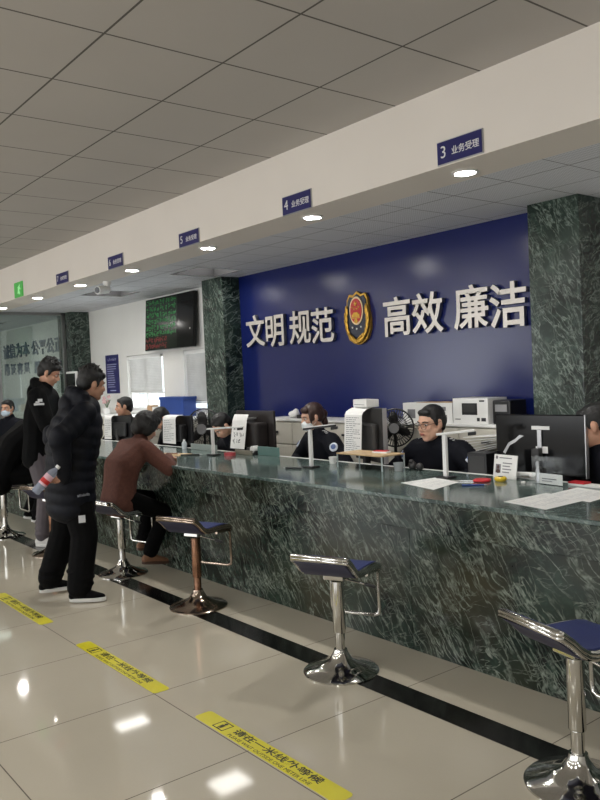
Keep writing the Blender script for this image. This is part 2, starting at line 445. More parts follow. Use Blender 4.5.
# windows
def window(n, w, blind_to):
    fr = MB(); x0, x1, z0, z1 = w
    for a in ((x0, x0+.05, z0, z1), (x1-.05, x1, z0, z1), (x0, x1, z0, z0+.05), (x0, x1, z1-.05, z1), ((x0+x1)/2-.02, (x0+x1)/2+.02, z0, z1)):
        fr.box(a[0], a[1], YB+.03, YB+.09, a[2], a[3])
    f = struct(fr.build('window_%d' % n, WHITEP)); 
    MB().box(x0+.05, x1-.05, YB+.055, YB+.06, z0+.05, z1-.05).build('pane', WINGLASS, f)
    MB().box(x0-.05, x1+.05, YB-.05, YB+.03, z0-.03, z0).build('sill', WHITEP, f, bevel=.005)
    b = thing('window_blind', 'white slatted blind half lowered in the left rear window' if n == 1 else 'white slatted blind lowered in the rear window beside the pillar', 'blind', (x0, YB, z1))
    sl = MB(); z = -.05
    while z > blind_to:
        M = Matrix.Translation((0, .012, z)) @ Matrix.Rotation(R(-52), 4, 'X')
        sl.box(.06, x1-x0-.06, -.014, .014, -.0008, .0008, M); z -= .021
    sl.build('slats', mat('blind_slat', (186, 184, 181), .5), b)
    MB().box(.05, x1-x0-.05, -.012, .03, -.05, -.01).build('head_rail', WHITEP, b)
    MB().box(.05, x1-x0-.05, -.003, .027, z-.01, z+.008).build('bottom_rail', WHITEP, b)
window(1, W1, -.50); window(2, W2, -.62)
# glazed partition at the far end of the lower ceiling
p = MB()
for y in (2.4, 3.55, 4.52): p.box(-11.43, -11.37, y-.025, y+.025, 0, ZF)
p.box(-11.43, -11.37, 2.4, 4.55, ZF-.04, ZF); p.box(-11.43, -11.37, 2.4, 4.55, 0, .06)
pf = struct(p.build('window_3', ALU))
for a, b in ((2.425, 3.525), (3.575, 4.5)): MB().box(-11.405, -11.395, a, b, .06, ZF-.04).build('pane', PARTGLASS, pf)

# recessed light panels; the two rightmost are unseen, added to brighten the counter area
PANEL = emit('panel_diffuser', (255, 252, 246), 8)
TROF = mat('black_louvre_side', (38, 38, 40), .8)
plab = ('square recessed ceiling light beyond the glass partition', 'square recessed ceiling light above the rear windows', 'square recessed ceiling light before the left end of the blue wall', 'added unseen recessed ceiling light off to the right, nearer one', 'added unseen recessed ceiling light off to the right, farther one')
for (px, py), lb in zip(panels, plab):
    t = thing('ceiling_light', lb, 'ceiling light', (px, py, ZF), 0, 'square recessed lights over the counter')
    mb = MB()
    for a in ((-PH, -PH+.012, -PH, PH), (PH-.012, PH, -PH, PH), (-PH, PH, -PH, -PH+.012), (-PH, PH, PH-.012, PH)): mb.box(a[0], a[1], a[2], a[3], 0, .13)
    mb.build('housing', TROF, t)
    MB().box(-PH+.012, PH-.012, -PH+.012, PH-.012, .12, .128).build('diffuser', PANEL, t)
# unseen light panels added behind the camera to brighten the hall
ADDEDP = emit('added_hall_diffuser', (255, 252, 247), 18)
hp = empty('added_hall_light', (0, 0, 0))
MB().box(-.3, .3, -.3, .3, -.006, 0).build('frame', ALU, hp); MB().box(-.28, .28, -.28, .28, -.008, -.006).build('diffuser', ADDEDP, hp)
k = 0
for y in (-.9, -3.3):
    for x in (-13.052, -10.652, -8.252, -5.852, -3.452, -1.052, 1.348):
        o = hp if k == 0 else copy_tree(hp); k += 1
        o.location = (x, y, ZC); tag(o, 'added unseen light panel in the grey hall ceiling behind the camera', 'ceiling light', 'added unseen light panels of the hall ceiling')
# downlights in the beam soffit
DOWN = emit('downlight_lens', (255, 253, 248), 150)
def downlight():
    t = empty('downlight', (0, 0, 0))
    MB().lathe([(.075, 0), (.078, -.006), (.06, -.010), (.056, -.002), (.056, 0)], n=28).build('bezel', WHITEP, t, smooth=40)
    MB().lathe([(.0, -.007), (.055, -.006), (.055, -.001), (.0, -.001)], n=24).build('lens', DOWN, t)
    l = bpy.data.lights.new('downlight_beam', 'SPOT'); l.energy = 30; l.spot_size = R(115); l.spot_blend = .6; l.shadow_soft_size = .05; l.color = (1, .97, .92)
    lo = bpy.data.objects.new('downlight_beam', l); COL.objects.link(lo); lo.location = (0, 0, -.03); lo.parent = t
    return t
dl = downlight()
dlab = ('beside sign 3', 'below sign 4', 'below sign 5', 'below sign 6', 'beside the white security camera', 'right of the green sign', 'left of the green sign')
for k, x in enumerate((-2.833, -4.168, -5.529, -6.918, -8.162, -9.468, -10.818)):
    o = dl if k == 0 else copy_tree(dl)
    o.location = (x, 3.455, ZF)
    tag(o, 'small round downlight in the beam underside ' + dlab[k], 'downlight', 'downlights along the beam')

# ------------------------------------------------------------------ signs on the beam
for d, x0, x1, z0, z1 in (('3', -2.845, -2.55, 1.088, 1.203), ('4', -4.228, -3.93, 1.077, 1.193), ('5', -5.633, -5.33, 1.076, 1.184), ('6', -6.99, -6.682, 1.079, 1.19), ('7', -8.306, -7.985, 1.087, 1.196)):
    z0 += EYE; z1 += EYE; cx, cz = (x0+x1)/2, (z0+z1)/2
    t = thing('counter_sign', 'navy plate numbered %s with white lettering on the cream beam' % d, 'sign', (cx, YF, cz), 0, 'numbered counter signs')
    w, h = x1-x0, z1-z0
    MB().box(-w/2-.005, w/2+.005, -.008, 0, -h/2-.005, h/2+.005).build('backing', SILVER, t)
    MB().box(-w/2, w/2, -.012, -.008, -h/2, h/2).build('plate', SIGNB, t)
    text('numeral', d, h*.78, WHITEP, t, Matrix.Translation((-w*.36, -.0125, 0)) @ UPRIGHT, .0006, .0)
    text('lettering', '业务受理', h*.40, WHITEP, t, Matrix.Translation((w*.14, -.0125, -.006)) @ UPRIGHT, .0006, .0003)
GREEN = emit('green_sign', (70, 160, 72), .35); GREENL = emit('pale_green_sign', (150, 214, 150), .5)
t = thing('green_sign', 'small bright green sign on the far left of the beam', 'sign', (-9.52, YF, EYE+1.172))
MB().box(-.142, .142, -.015, 0, -.09, .09).build('plate', GREEN, t, bevel=.003)
mb = MB(); mb.ell((.055, -.016, .045), (.014, .003, .014)); mb.caps((.045, -.016, .03), .012, (.03, -.016, -.01), .012); mb.caps((.03, -.016, -.01), .01, (.055, -.016, -.055), .008); mb.caps((.03, -.016, -.01), .01, (0, -.016, -.045), .008); mb.caps((.045, -.016, .025), .008, (.08, -.016, .0), .007); mb.caps((.045, -.016, .025), .008, (.005, -.016, .02), .007)
mb.build('pictogram', GREENL, t)

# ------------------------------------------------------------------ security camera
t = thing('security_camera', 'white bullet security camera hung under the beam', 'camera', (-7.80, 3.60, ZF))
MB().lathe([(.045, 0), (.045, -.02), (.03, -.05), (.022, -.07)], n=20).build('mount', WHITEP, t, smooth=40)
a = Vector((.05, -.14, -.02)).normalized()
c = Vector((.0, -.02, -.085))
MB().cyl(c - a*.03, c + a*.12, .042, .044, 24).build('housing', WHITEP, t, smooth=40)
MB().cyl(c + a*.11, c + a*.125, .036, .034, 24).build('lens', GLOSSBLK, t, smooth=40)
MB().cyl(Vector((0, 0, -.06)), c, .02, .022, 12).build('arm', WHITEP, t, smooth=40)

# ------------------------------------------------------------------ slogan on the blue wall
YW = 4.77
slog = (('文', -6.72, .447), ('明', -6.38, .434), ('规', -5.965, .435), ('范', -5.63, .425), ('高', -4.655, .425), ('效', -4.315, .425), ('廉', -3.87, .432), ('洁', -3.53, .415))
for k, (ch, x, z) in enumerate(slog):
    o = text('wall_character', ch, .345, LETTER, None, UPRIGHT, .018, .0055, 1.0)
    o.location = (x, YW-.025, EYE+z)
    o.data.materials.append(ALU)
    for p in o.data.polygons:
        if abs(p.normal.y) < .5: p.material_index = 1
    tag(o, 'raised silver character %s on the glossy blue wall' % ch, 'wall lettering', 'silver slogan characters on the blue wall')
# police emblem: gold wreath, dark blue shield, red oval
t = thing('police_emblem', 'gold and red police badge in the middle of the blue wall slogan', 'emblem', (-5.152, YW, EYE+.47))
sh = []
pts = [(0, .235), (.05, .205), (.095, .215), (.125, .17), (.13, .09), (.15, .0), (.15, -.09), (.11, -.17), (.05, -.205), (0, -.215)]
poly = pts + [(-x, z) for x, z in pts[::-1] if x > 0]
MB().prism([(x*1.06, z*1.05) for x, z in poly], -.03, -.002).build('rim', GOLD, t)
MB().prism([(x*.96, z*.95) for x, z in poly], -.036, -.03).build('shield', mat('emblem_navy', (24, 32, 52), .3), t)
def oval(rx, rz, cz, y0, y1, n=36): return MB().prism([(rx*math.cos(2*PI*i/n), cz+rz*math.sin(2*PI*i/n)) for i in range(n)], y0, y1)
oval(.088, .125, .075, -.044, -.036).build('oval_rim', mat('emblem_pale_gold', (226, 200, 160), .35, .4), t)
oval(.074, .108, .075, -.048, -.044).build('oval', RED, t)
mb = MB()
def star(cx, cz, r, y):
    P = []
    for i in range(10):
        q = PI/2 + i*PI/5; rr = r if i % 2 == 0 else r*.4; P.append((cx+rr*math.cos(q), cz+rr*math.sin(q)))
    mb.prism(P, y-.004, y)
star(0, .135, .026, -.048)
for x, z in ((-.04, .105), (-.017, .09), (.017, .09), (.04, .105)): star(x, z, .011, -.048)
mb.box(-.035, .035, -.053, -.048, .042, .052); mb.box(-.028, .028, -.053, -.048, .052, .060); mb.box(-.05, .05, -.053, -.048, .018, .042); mb.box(-.06, .06, -.053, -.048, .006, .014)
mb.lathe([(.022, 0), (.022, .004), (.0, .004)], Matrix.Translation((0, -.048, -.016)) @ Matrix.Rotation(R(90), 4, 'X'), 16)
mb.build('gate_and_stars', GOLD, t)
mb = MB()
for s in (-1, 1):
    for k in range(7):
        a0 = R(-78+k*17); cx, cz = s*(.150*math.cos(a0)), .0+.195*math.sin(a0)
        M = Matrix.Translation((cx*.93, -.045, cz)) @ Matrix.Rotation(s*R(58-k*9), 4, 'Y')
        mb.ell((0, 0, 0), (.019, .008, .05), M, 10, 6)
mb.caps((-.09, -.05, -.13), .008, (0, -.05, -.19), .01); mb.caps((.09, -.05, -.13), .008, (0, -.05, -.19), .01)
mb.build('wreath', GOLD, t, smooth=50)
mb = MB()
for x in (-.055, 0, .055): mb.ell((x, -.044, -.085+abs(x)*.25), (.009, .006, .009))
mb.build('studs', WHITEP, t)

# grey slogan on the far wall behind the glass
LET2 = mat('grey_blue_letter', (96, 108, 126), .5)
row1 = [('诚', -15.05), ('信', -14.70), ('为', -14.33), ('本', -13.97), ('公', -13.52), ('平', -13.15), ('公', -12.80), ('正', -12.44)]
row2 = [('勤', -15.05), ('证', -14.70), ('容', -14.33), ('显', -13.97), ('服', -13.45), ('务', -13.10), ('人', -12.75), ('民', -12.40)]
for ri, row in enumerate((row1, row2)):
    for k, (ch, x) in enumerate(row):
        o = text('wall_character', ch, (.27, .22)[ri], LET2, None, UPRIGHT, .008, .006, 1.25)
        o.location = (x, YB-.01, EYE+(.645, .315)[ri])
        pl = 'first second third fourth fifth sixth seventh eighth'.split()[k]
        tag(o, 'grey character %s, %s in the %s row on the far wall behind glass' % (ch, pl, ('upper', 'lower')[ri]), 'wall lettering', 'grey slogan characters on the far wall')

# ------------------------------------------------------------------ display, poster
t = thing('queue_display', 'large black queue display with green and red lines above the window', 'display', (-8.62, YB-.04, EYE+.715))
t.rotation_euler = (R(-4), 0, 0)
MB().box(-.61, .61, -.05, .0, -.33, .33).build('casing', GLOSSBLK, t, bevel=.006)
MB().box(-.595, .23, -.0515, -.05, -.315, .315).build('screen', mat('screen_dark', (10, 22, 12), .2), t)
G = emit('green_led', (44, 122, 66), .26); RL = emit('red_led', (120, 30, 36), .3)
for r in range(8):
    z = .275-r*.079; mb = MB()
    for c in range(11 if r < 6 else 8): strokes(mb, -.55+c*.071, -.0515, z, .054, .056, 7, t=.15)
    mb.build('green_line' if r < 6 else 'red_line', G if r < 6 else RL, t)
MB().box(-.06, .06, 0, .022, -.1, .1).build('bracket', BLACKP, t)
MB().box(.52, .54, -.052, -.05, -.12, -.10).build('indicator', WHITEP, t)
t = thing('wall_poster', 'narrow navy poster with white lines of text on the white wall', 'poster', (-10.47, YB, EYE+.124))
MB().box(-.21, .21, -.008, 0, -.275, .275).build('sheet', SIGNB, t)
mb = MB()
for c in range(6): strokes(mb, -.11+c*.045, -.008, .21, .034, .036, 6)
for r in range(11): mb.box(-.16, -.16+rnd.uniform(.2, .32), -.0095, -.008, .14-r*.032-.005, .14-r*.032+.003)
mb.box(-.09, .1, -.0095, -.008, -.24, -.228)
mb.build('lettering', mat('pale_lettering', (180, 182, 214), .6), t)
t = thing('wall_plaque', 'dark panel in a white frame on the far marble pillar', 'plaque', (-11.22, 4.55, 1.55))
MB().box(-.21, .21, -.03, 0, -.17, .17).build('frame', WHITEP, t, bevel=.004)
MB().box(-.18, .18, -.034, -.03, -.14, .14).build('panel', GLOSSBLK, t)

# ------------------------------------------------------------------ floor tapes
TXT = mat('tape_black', (34, 34, 22), .5)
def tape(x, y):
    t = empty('floor_tape', (x, y, .0))
    L, W = .985, .09
    P = []
    for cx, cz, a0 in ((L-.02, W-.02, 0), (.02, W-.02, 90), (.02, .02, 180), (L-.02, .02, 270)):
        for k in range(5): q = R(a0+k*22.5); P.append((cx+.02*math.cos(q), -(cz+.02*math.sin(q))))
    MB().prism(P, 0, .0012, Matrix.Rotation(R(90), 4, 'X')).build('strip', YEL, t)
    z = .0014
    text('main_lettering', '请在一米线外等候', .046, TXT, t, Matrix.Translation((.545, .056, z)), .0002, .0008, 1.6)
    text('small_lettering', 'PLEASE WAIT OUTSIDE ONE METER LINE', .026, TXT, t, Matrix.Translation((.54, .016, z)), .0002, .0, 1.18)
    mb = MB()
    for a in ((.135, .215, .012, .017), (.135, .215, .073, .078), (.135, .14, .012, .078), (.21, .215, .012, .078)): mb.box(*a, z-.0002, z+.0003)
    mb.lathe([(.009, z-.0002), (.009, z+.0003), (0, z+.0003)], Matrix.Translation((.175, .063, 0)), 14)
    mb.box(.164, .186, .03, .053, z-.0002, z+.0003); mb.box(.166, .173, .016, .032, z-.0002, z+.0003); mb.box(.178, .185, .016, .032, z-.0002, z+.0003)
    mb.build('pictogram', TXT, t)
    return t
tp = tape(-3.09, 1.738)
for k, (x, y, lb) in enumerate(((-3.09, 1.738, 'yellow floor tape with black lettering, nearest the camera'), (-4.435, 1.728, 'yellow floor tape with black lettering, middle of the row of three'), (-5.95, 1.715, 'yellow floor tape beside the shoes of the man in the puffer jacket'))):
    o = tp if k == 0 else copy_tree(tp)
    o.location = (x, y, 0); tag(o, lb, 'floor tape', 'yellow waiting line tapes')

# ------------------------------------------------------------------ service counter
ZT = .857
t = thing('service_counter', 'long dark green marble service counter with a polished top', 'counter', (-4.9, 3.05, 0))
CX0, CX1 = -10.3+4.9, .6+4.9
MB().box(CX0, CX1, -.065, .83, ZT-.022, ZT).build('countertop', MARBLE_TOP, t, bevel=.004)
MB().box(CX0, CX1, -.06, -.035, ZT-.175, ZT-.022).build('apron', MARBLE, t, bevel=.003)
x = CX0; pn = [-10.3, -9.2, -8.0, -6.8, -5.55, -4.25, -2.98, -1.75, -.55, .6]
for a, b in zip(pn, pn[1:]):
    MB().box(a+4.9+.001, b+4.9-.001, .005, .03, 0, ZT-.03).build('front_panel', MARBLE, t, bevel=.0015)
MB().box(CX0, CX1, -.035, .005, ZT-.175, ZT-.15).build('apron_return', MARBLE, t)
MB().box(CX0, CX0+.03, .03, .8, 0, ZT-.03).build('end_panel', MARBLE, t)
MB().box(CX1-.03, CX1, .03, .8, 0, ZT-.03).build('end_panel', MARBLE, t)
MB().box(CX0, CX1, .78, .80, 0, ZT-.03).build('back_panel', CABW, t)
MB().box(CX0, CX1, .80, .845, ZT-.05, ZT+.0004).build('edge_trim', WHITEP, t, bevel=.003)
t = thing('staff_desk', 'low dark staff desk behind the marble counter', 'desk', (-4.9, 4.02, 0))
MB().box(CX0, CX1, -.12, .13, .715, .74).build('desktop', DGREYP, t, bevel=.003)
for xx in (CX0+.02, -3, -.6, 1.8, CX1-.05): MB().box(xx, xx+.03, -.09, .12, 0, .715).build('side_panel', DGREYP, t)

# cabinets along the rear wall
def cabinet(name, label, x0, x1, y0, top, units):
    t = thing(name, label, 'cabinet', ((x0+x1)/2, y0, 0), 0)
    w = x1-x0
    MB().box(-w/2, w/2, .02, 4.765-y0 if x0 > -7 else YB-.008-y0, .06, top-.02).build('body', CABW, t)
    MB().box(-w/2-.01, w/2+.01, -.01, 4.765-y0 if x0 > -7 else YB-.008-y0, top-.02, top).build('top', WHITEP, t, bevel=.003)
    MB().box(-w/2, w/2, .05, .3, 0, .06).build('plinth', DGREYP, t)
    u = w/units
    for k in range(units):
        a = -w/2+k*u+.004; b = -w/2+(k+1)*u-.004
        for z0, z1 in ((.07, top-.245), (top-.235, top-.03)):
            d = MB().box(a, b, 0, .02, z0, z1).build('drawer' if z0 > .1 else 'door', CABW, t, bevel=.003)
            MB().box((a+b)/2-.035, (a+b)/2+.035, -.018, 0, z1-.105, z1-.085).build('handle', BLACKP, d, bevel=.003)
    return t
cabinet('low_cabinet', 'cream low cabinet with drawers below the blue wall', -6.3, -3.3, 4.45, 1.115, 6)
cabinet('low_cabinet', 'cream low cabinet under the rear windows', -10.7, -7.6, 4.45, 1.09, 6)

# ------------------------------------------------------------------ bar stools
def stool(pole_mat=CHROME, frame_mat=CHROME, seat_h=.53):
    t = empty('bar_stool', (0, 0, 0))
    MB().lathe([(.195, 0), (.195, .006), (.185, .014), (.12, .032), (.06, .062), (.038, .1), (.034, .115), (.0, .115)], n=48).build('base', CHROME if pole_mat is CHROME else CHROME2, t, smooth=50)
    MB().lathe([(.0245, .1), (.0245, .2), (.03, .2), (.032, .205), (.032, seat_h-.06), (.0, seat_h-.06)], n=28).build('pole', pole_mat, t, smooth=40)
    # seat profile seen from the side: raised lip at the back, flat seat, soft front edge
    prof = []
    K = [(-.205, .098), (-.19, .09), (-.15, .06), (-.115, .027), (-.085, .008), (-.05, .0), (.06, .0), (.14, -.003), (.185, -.012), (.205, -.028)]
    for i in range(len(K)-1):
        for k in range(3):
            f = k/3; prof.append((K[i][0]*(1-f)+K[i+1][0]*f, K[i][1]*(1-f)+K[i+1][1]*f))
    prof.append(K[-1])
    W = .15
    s = MB(); s.sweepx([(y, z+.02) for y, z in prof[1:-1]], .022, -W+.012, W-.012)
    c = s.build('cushion', SEATBLUE, t, bevel=.006, smooth=50)
    MB().sweepx([(y, z-.004) for y, z in prof[1:-1]], .018, -W+.01, W-.01).build('seat_underside', SEATDARK, t, bevel=.004, smooth=50)
    loop = [(-W, y, z) for y, z in prof] + [(W, y, z) for y, z in prof[::-1]]
    fr = MB()
    for dz in (-.008, .006): fr.tube([(x, y, z+dz) for x, y, z in loop], .0125, 10, True)
    fr.build('seat_frame', frame_mat, t, smooth=60)
    MB().box(-.055, .055, -.055, .055, -.045, -.02).build('mounting_plate', CHROME, t, bevel=.004)
    pts = [(-W+.012, .05, -.03), (-W+.012, .18, -.035), (-W+.012, .205, -.055), (-W+.012, .21, -.25), (-W+.017, .21, -.275), (-W+.042, .21, -.285), (W-.042, .21, -.285), (W-.017, .21, -.275), (W-.012, .21, -.25), (W-.012, .205, -.055), (W-.012, .18, -.035), (W-.012, .05, -.03)]
    MB().tube(pts, .0095, 10).build('footrest', frame_mat, t, smooth=60)
    lv = MB().cyl((.03, .0, -.045), (.15, .03, -.075), .005, n=8).build('lever', CHROME, t, smooth=40)
    MB().caps((.145, .029, -.073), .010, (.185, .04, -.085), .009).build('lever_grip', BLACKP, lv, smooth=60)
    for ch in t.children:
        if ch.name.split('.')[0] in ('cushion', 'seat_underside', 'seat_frame', 'mounting_plate', 'footrest', 'lever'): ch.location.z = seat_h
    return t
SP = [((-1.61, 2.475), -14, CHROME, .525, 'chrome bar stool with a blue seat, nearest the camera at the right edge'),
      ((-3.03, 2.575), 24, CHROME, .525, 'chrome bar stool with a blue seat, second from the right in the row'),
      ((-4.57, 2.65), 22, RUST, .525, 'blue bar stool with a coppery tarnished pole standing by the counter'),
      ((-5.80, 2.69), 14, CHROME, .50, 'chrome bar stool under the woman in the brown sweater'),
      ((-7.00, 2.58), 20, RUST, .525, 'bar stool with an orange pole mostly hidden behind the standing man in the puffer jacket'),
      ((-8.20, 2.53), 0, CHROME, .525, 'chrome bar stool under the seated person in black at the far left')]
for (x, y), a, m, h, lb in SP:
    o = stool(m, m if m is CHROME else CHROME2, h); o.location = (x, y, 0); o.rotation_euler = (0, 0, R(a))
    tag(o, lb, 'bar stool', 'bar stools along the counter')

# ------------------------------------------------------------------ things on and behind the counter
ZD = .74
def monitor(label, x, y, z, w, h, rz, back=True, deep=.05, m=BLACKP, group='computer monitors behind the counter', tilt=0, edge=None, logo=False):
    """rear towards -y"""
    t = thing('computer_monitor', label, 'monitor', (x, y, z), R(rz), group)
    zb = .12 if h < .45 else .1
    MB().box(-w/2, w/2, 0, .025, zb, zb+h).build('casing', m, t, bevel=.006)
    MB().box(-w/2+.012, w/2-.012, .0255, .027, zb+.012, zb+h-.012).build('screen', GLOSSBLK, t)
    if deep > .03: MB().box(-w*.36, w*.36, -deep, 0, zb+h*.12, zb+h*.72).build('rear_housing', m, t, bevel=.02)
    MB().box(-.025, .025, -.045, -.0, .01, zb+h*.45).build('stand', DGREYP, t, bevel=.004)
    MB().box(-.11, .11, -.09, .08, 0, .012).build('foot', DGREYP, t, bevel=.004)
    if edge: MB().box(w/2-.002, w/2+.004, -.002, .03, zb, zb+h).build('bezel_edge', SILVER, t)
    if logo: MB().box(-.035, .035, -deep-.002 if deep > .03 else -.002, 0, zb+h*.80, zb+h*.80+.014).build('logo_strip', SILVER, t)
    return t, zb
bm_, zb = monitor('big glossy black monitor back with two white stickers, right end of the counter', -2.80, 4.0, ZD, .60, .365, 3, m=GLOSSBLK, deep=.0, edge=True)
bm_.children[0].name = bm_.children[0].name
MB().box(-.045, .075, -.0015, 0, zb+.275, zb+.297).build('sticker', PAPER, bm_); MB().box(-.02, .06, -.0015, 0, zb+.135, zb+.175).build('sticker', PAPER, bm_)
MB().box(-.005, .025, -.012, 0, zb+.165, zb+.28).build('hinge_cover', SILVER, bm_, bevel=.005)
P_ = [(-.25, .13), (-.21, .19), (-.16, .215), (-.13, .24), (-.10, .235), (-.135, .215), (-.16, .195), (-.20, .175), (-.235, .12)]
MB().prism([(x, zb+z) for x, z in P_], -.0015, 0).build('peeling_film', SILVER, bm_)

slim = monitor('slim dark monitor turned nearly edge on, beside the masked clerk', -4.28, 4.0, ZD, .54, .40, -20, edge=True, m=DGREYP)[0]
MB().box(-.31, -.272, -.004, .004, .36, .51).build('red_tag', RED, slim, bevel=.002)
monitor('brown-black monitor with a small silver logo beneath the left end of the blue wall', -5.79, 4.02, ZD, .56, .36, 2, deep=.13, m=mat('brown_black_plastic', (38, 33, 32), .45), logo=True)
monitor('black monitor with a rounded back near the rear windows', -7.16, 4.0, ZD, .58, .30, 0, deep=.08)
monitor('black monitor beside the bare-headed clerk in front of the white wall', -8.50, 3.99, ZD, .52, .28, 4, deep=.04)

def sheet(name, label, x, y, z, w, prof, rz, mtl=PAPER, rows=8, cat='paper', group=None, bold=0, rw=None):
    """paper hanging along a y/z profile, written on its -y side"""
    t = thing(name, label, cat, (x, y, z), R(rz), group)
    mb = MB(); mb.sweepx(prof, .0012, -w/2, w/2); mb.build('sheet', mtl, t)
    (ya, za), (yb, zb_) = prof[-2], prof[-1]
    # the lower straight part carries the writing
    d = Vector((0, yb-ya, zb_-za)); L = d.length; d.normalize(); nrm = Vector((0, -1, 0)); nrm = (nrm - d*nrm.dot(d)).normalized()
    M = Matrix(((1, 0, 0, 0), (0, -nrm.y, -d.y, ya+nrm.y*.0016), (0, -nrm.z, -d.z, za+nrm.z*.0016), (0, 0, 0, 1)))
    ink = MB()
    if bold:
        for r in range(3):
            n = (4, 4, 3)[r]
            for c in range(n): strokes(ink, -w*.27+c*w*.19, 0, -L*(.30+r*.22), w*.13, .034, 6, t=.14, d=.0008, M=M)
    else:
        for r in range(rows):
            zz = -L*(.06+.88*r/rows); xx = -w*.40
            while xx < w*(.36 if rnd.random() < .7 else .0):
                ww = rnd.uniform(.012, .05); ink.box(xx, min(xx+ww, w*.42), -.0006, 0, zz-.0042, zz, M); xx += ww+.008
    ink.build('writing', INK if bold else INKL, t)
    return t
sheet('notice_paper', 'long printed notice hanging over the monitor beside the masked clerk', -4.335, 3.905, ZD+.48, .215, [(.10, .04), (.05, .03), (.015, .012), (0, -.012), (-.02, -.30)], -6, rows=17)
sheet('notice_paper', 'white notice with three bold black lines hanging from the brown-black monitor', -5.80, 3.875, ZD+.455, .225, [(.02, .0), (.008, -.02), (-.005, -.05), (-.045, -.30)], 0, bold=1)
sheet('notice_paper', 'narrow printed strip draped over the black monitor near the rear windows', -7.14, 3.90, ZD+.42, .25, [(.09, .006), (.04, .005), (.01, -.006), (-.002, -.03), (-.01, -.28)], 2, rows=12)
sheet('notice_paper', 'pale strip of paper hanging beside the bare-headed clerk', -8.68, 3.93, ZD+.395, .17, [(.07, .008), (.03, .006), (.005, -.006), (-.004, -.03), (-.01, -.27)], 4, rows=10)
t = thing('receipt_printer', 'small cream box standing on the slim dark monitor', 'printer', (-4.31, 4.02, 1.262), R(-15))
MB().box(-.105, .105, -.06, .05, 0, .058).build('body', WHITEP, t, bevel=.006); MB().box(-.08, .08, -.0615, -.06, .018, .022).build('paper_slot', INKL, t)
def stand_camera(label, x, y, h, arm, am, pm=WHITEP, head=None):
    t = thing('document_camera', label, 'document camera', (x, y, ZT), 0, 'document cameras on the counter')
    MB().box(-.05, .05, -.04, .04, 0, .012).build('foot', BLACKP, t, bevel=.004)
    MB().box(-.014, .014, -.011, .011, .012, h).build('post', pm, t, bevel=.003)
    a = Vector(arm); q = Vector((0, 0, h)); n = a.normalized(); s = Vector((0, 0, 1)).cross(n).normalized()
    M = Matrix(((n.x, s.x, 0, q.x), (n.y, s.y, 0, q.y), (n.z, 0, 1, q.z), (0, 0, 0, 1)))
    MB().box(-.05, a.length-.05, -.012, .012, .0, .014, M).build('arm', am, t, bevel=.003)
    MB().box(a.length-.09, a.length-.04, -.02, .02, -.02, .0, M).build('camera_head', BLACKP, t, bevel=.004)
    if head: MB().box(-.04, a.length-.06, -.013, .013, .014, .020, M).build('arm_cap', WHITEP, t, bevel=.002)
    return t
stand_camera('white document camera stand with a thin arm before the clerk bending down', -5.83, 3.60, .225, (.22, .22, .01), WHITEP)
stand_camera('document camera with a white post and black arm in front of the masked clerk', -4.352, 3.50, .275, (.18, .16, .02), BLACKP, head=True)
stand_camera('white document camera stand in front of the officer with glasses', -3.20, 3.62, .265, (.18, .14, .02), WHITEP)

# acrylic stand with a wooden top, name plate, acrylic holder, boxes
t = thing('small_stand', 'small clear stand with a pale wooden shelf on the countertop', 'stand', (-3.985, 3.68, ZT), R(0))
MB().box(-.23, .23, -.06, .16, .095, .105).build('shelf', WOOD, t, bevel=.002)
for xx in (-.225, .225):
    for yy in (-.055, .155): MB().box(xx-.004, xx+.004, yy-.004, yy+.004, 0, .095).build('leg', mat('clear_plastic_leg', (176, 186, 186), .2), t)
t = thing('red_stamp_pad', 'flat red and white pad lying on the small wooden shelf', 'stamp pad', (-3.90, 3.76, ZT+.105), R(10))
MB().box(-.06, .06, -.03, .03, 0, .012).build('tray', WHITEP, t, bevel=.002); MB().box(-.052, .052, -.024, .024, .012, .018).build('lid', REDP, t, bevel=.002)
t = thing('plastic_cup', 'small clear cup beside the wooden shelf stand', 'cup', (-3.70, 3.72, ZT))
MB().lathe([(.0, 0), (.028, 0), (.036, .055), (.033, .055), (.026, .004), (.0, .004)], n=24).build('cup', mat('frosted_plastic', (190, 196, 198), .25, Transmission_Weight=.4), t, smooth=40)
t = thing('plastic_cup', 'small white cup under the hanging printed notice', 'cup', (-4.42, 3.76, ZT))
MB().lathe([(.0, 0), (.024, 0), (.03, .05), (.027, .05), (.022, .004), (.0, .004)], n=20).build('cup', WHITEP, t, smooth=40)

t = thing('name_plate', 'white staff card with a small portrait standing left of the big black monitor', 'name plate', (-2.905, 3.80, ZT), R(-8))
Mt = Matrix.Rotation(R(-8), 4, 'X')
MB().box(-.093, .093, -.002, .004, 0, .14, Mt).build('card', WHITEP, t); MB().box(-.093, .093, .0, .07, 0, .004).build('foot', ACR, t)
MB().box(-.075, -.035, -.0035, -.002, .03, .082, Mt).build('portrait', mat('portrait_blue_grey', (120, 118, 122), .6), t)
mb = MB(); mb.ell((-.055, -.0035, .064), (.010, .0015, .012), Mt); mb.ell((-.055, -.0035, .04), (.017, .0015, .012), Mt); mb.build('portrait_figure', mat('portrait_dark', (70, 46, 40), .6), t)
mb = MB(); mb.ell((-.07, -.003, .122), (.010, .001, .010), Mt)
for k, (z, w) in enumerate(((.118, .10), (.088, .075), (.07, .06), (.052, .07), (.034, .055))): mb.box(-.05 if k == 0 else -.02, (-.05 if k == 0 else -.02)+w, -.003, -.002, z, z+.006, Mt)
mb.build('writing', INKL, t)
t = thing('black_speaker_box', 'small black box behind the staff card', 'box', (-3.19, 3.95, ZD))
MB().box(-.075, .075, -.05, .07, 0, .245).build('body', BLACKP, t, bevel=.006); MB().box(-.06, .06, -.0515, -.05, .02, .225).build('grille', DGREYP, t)
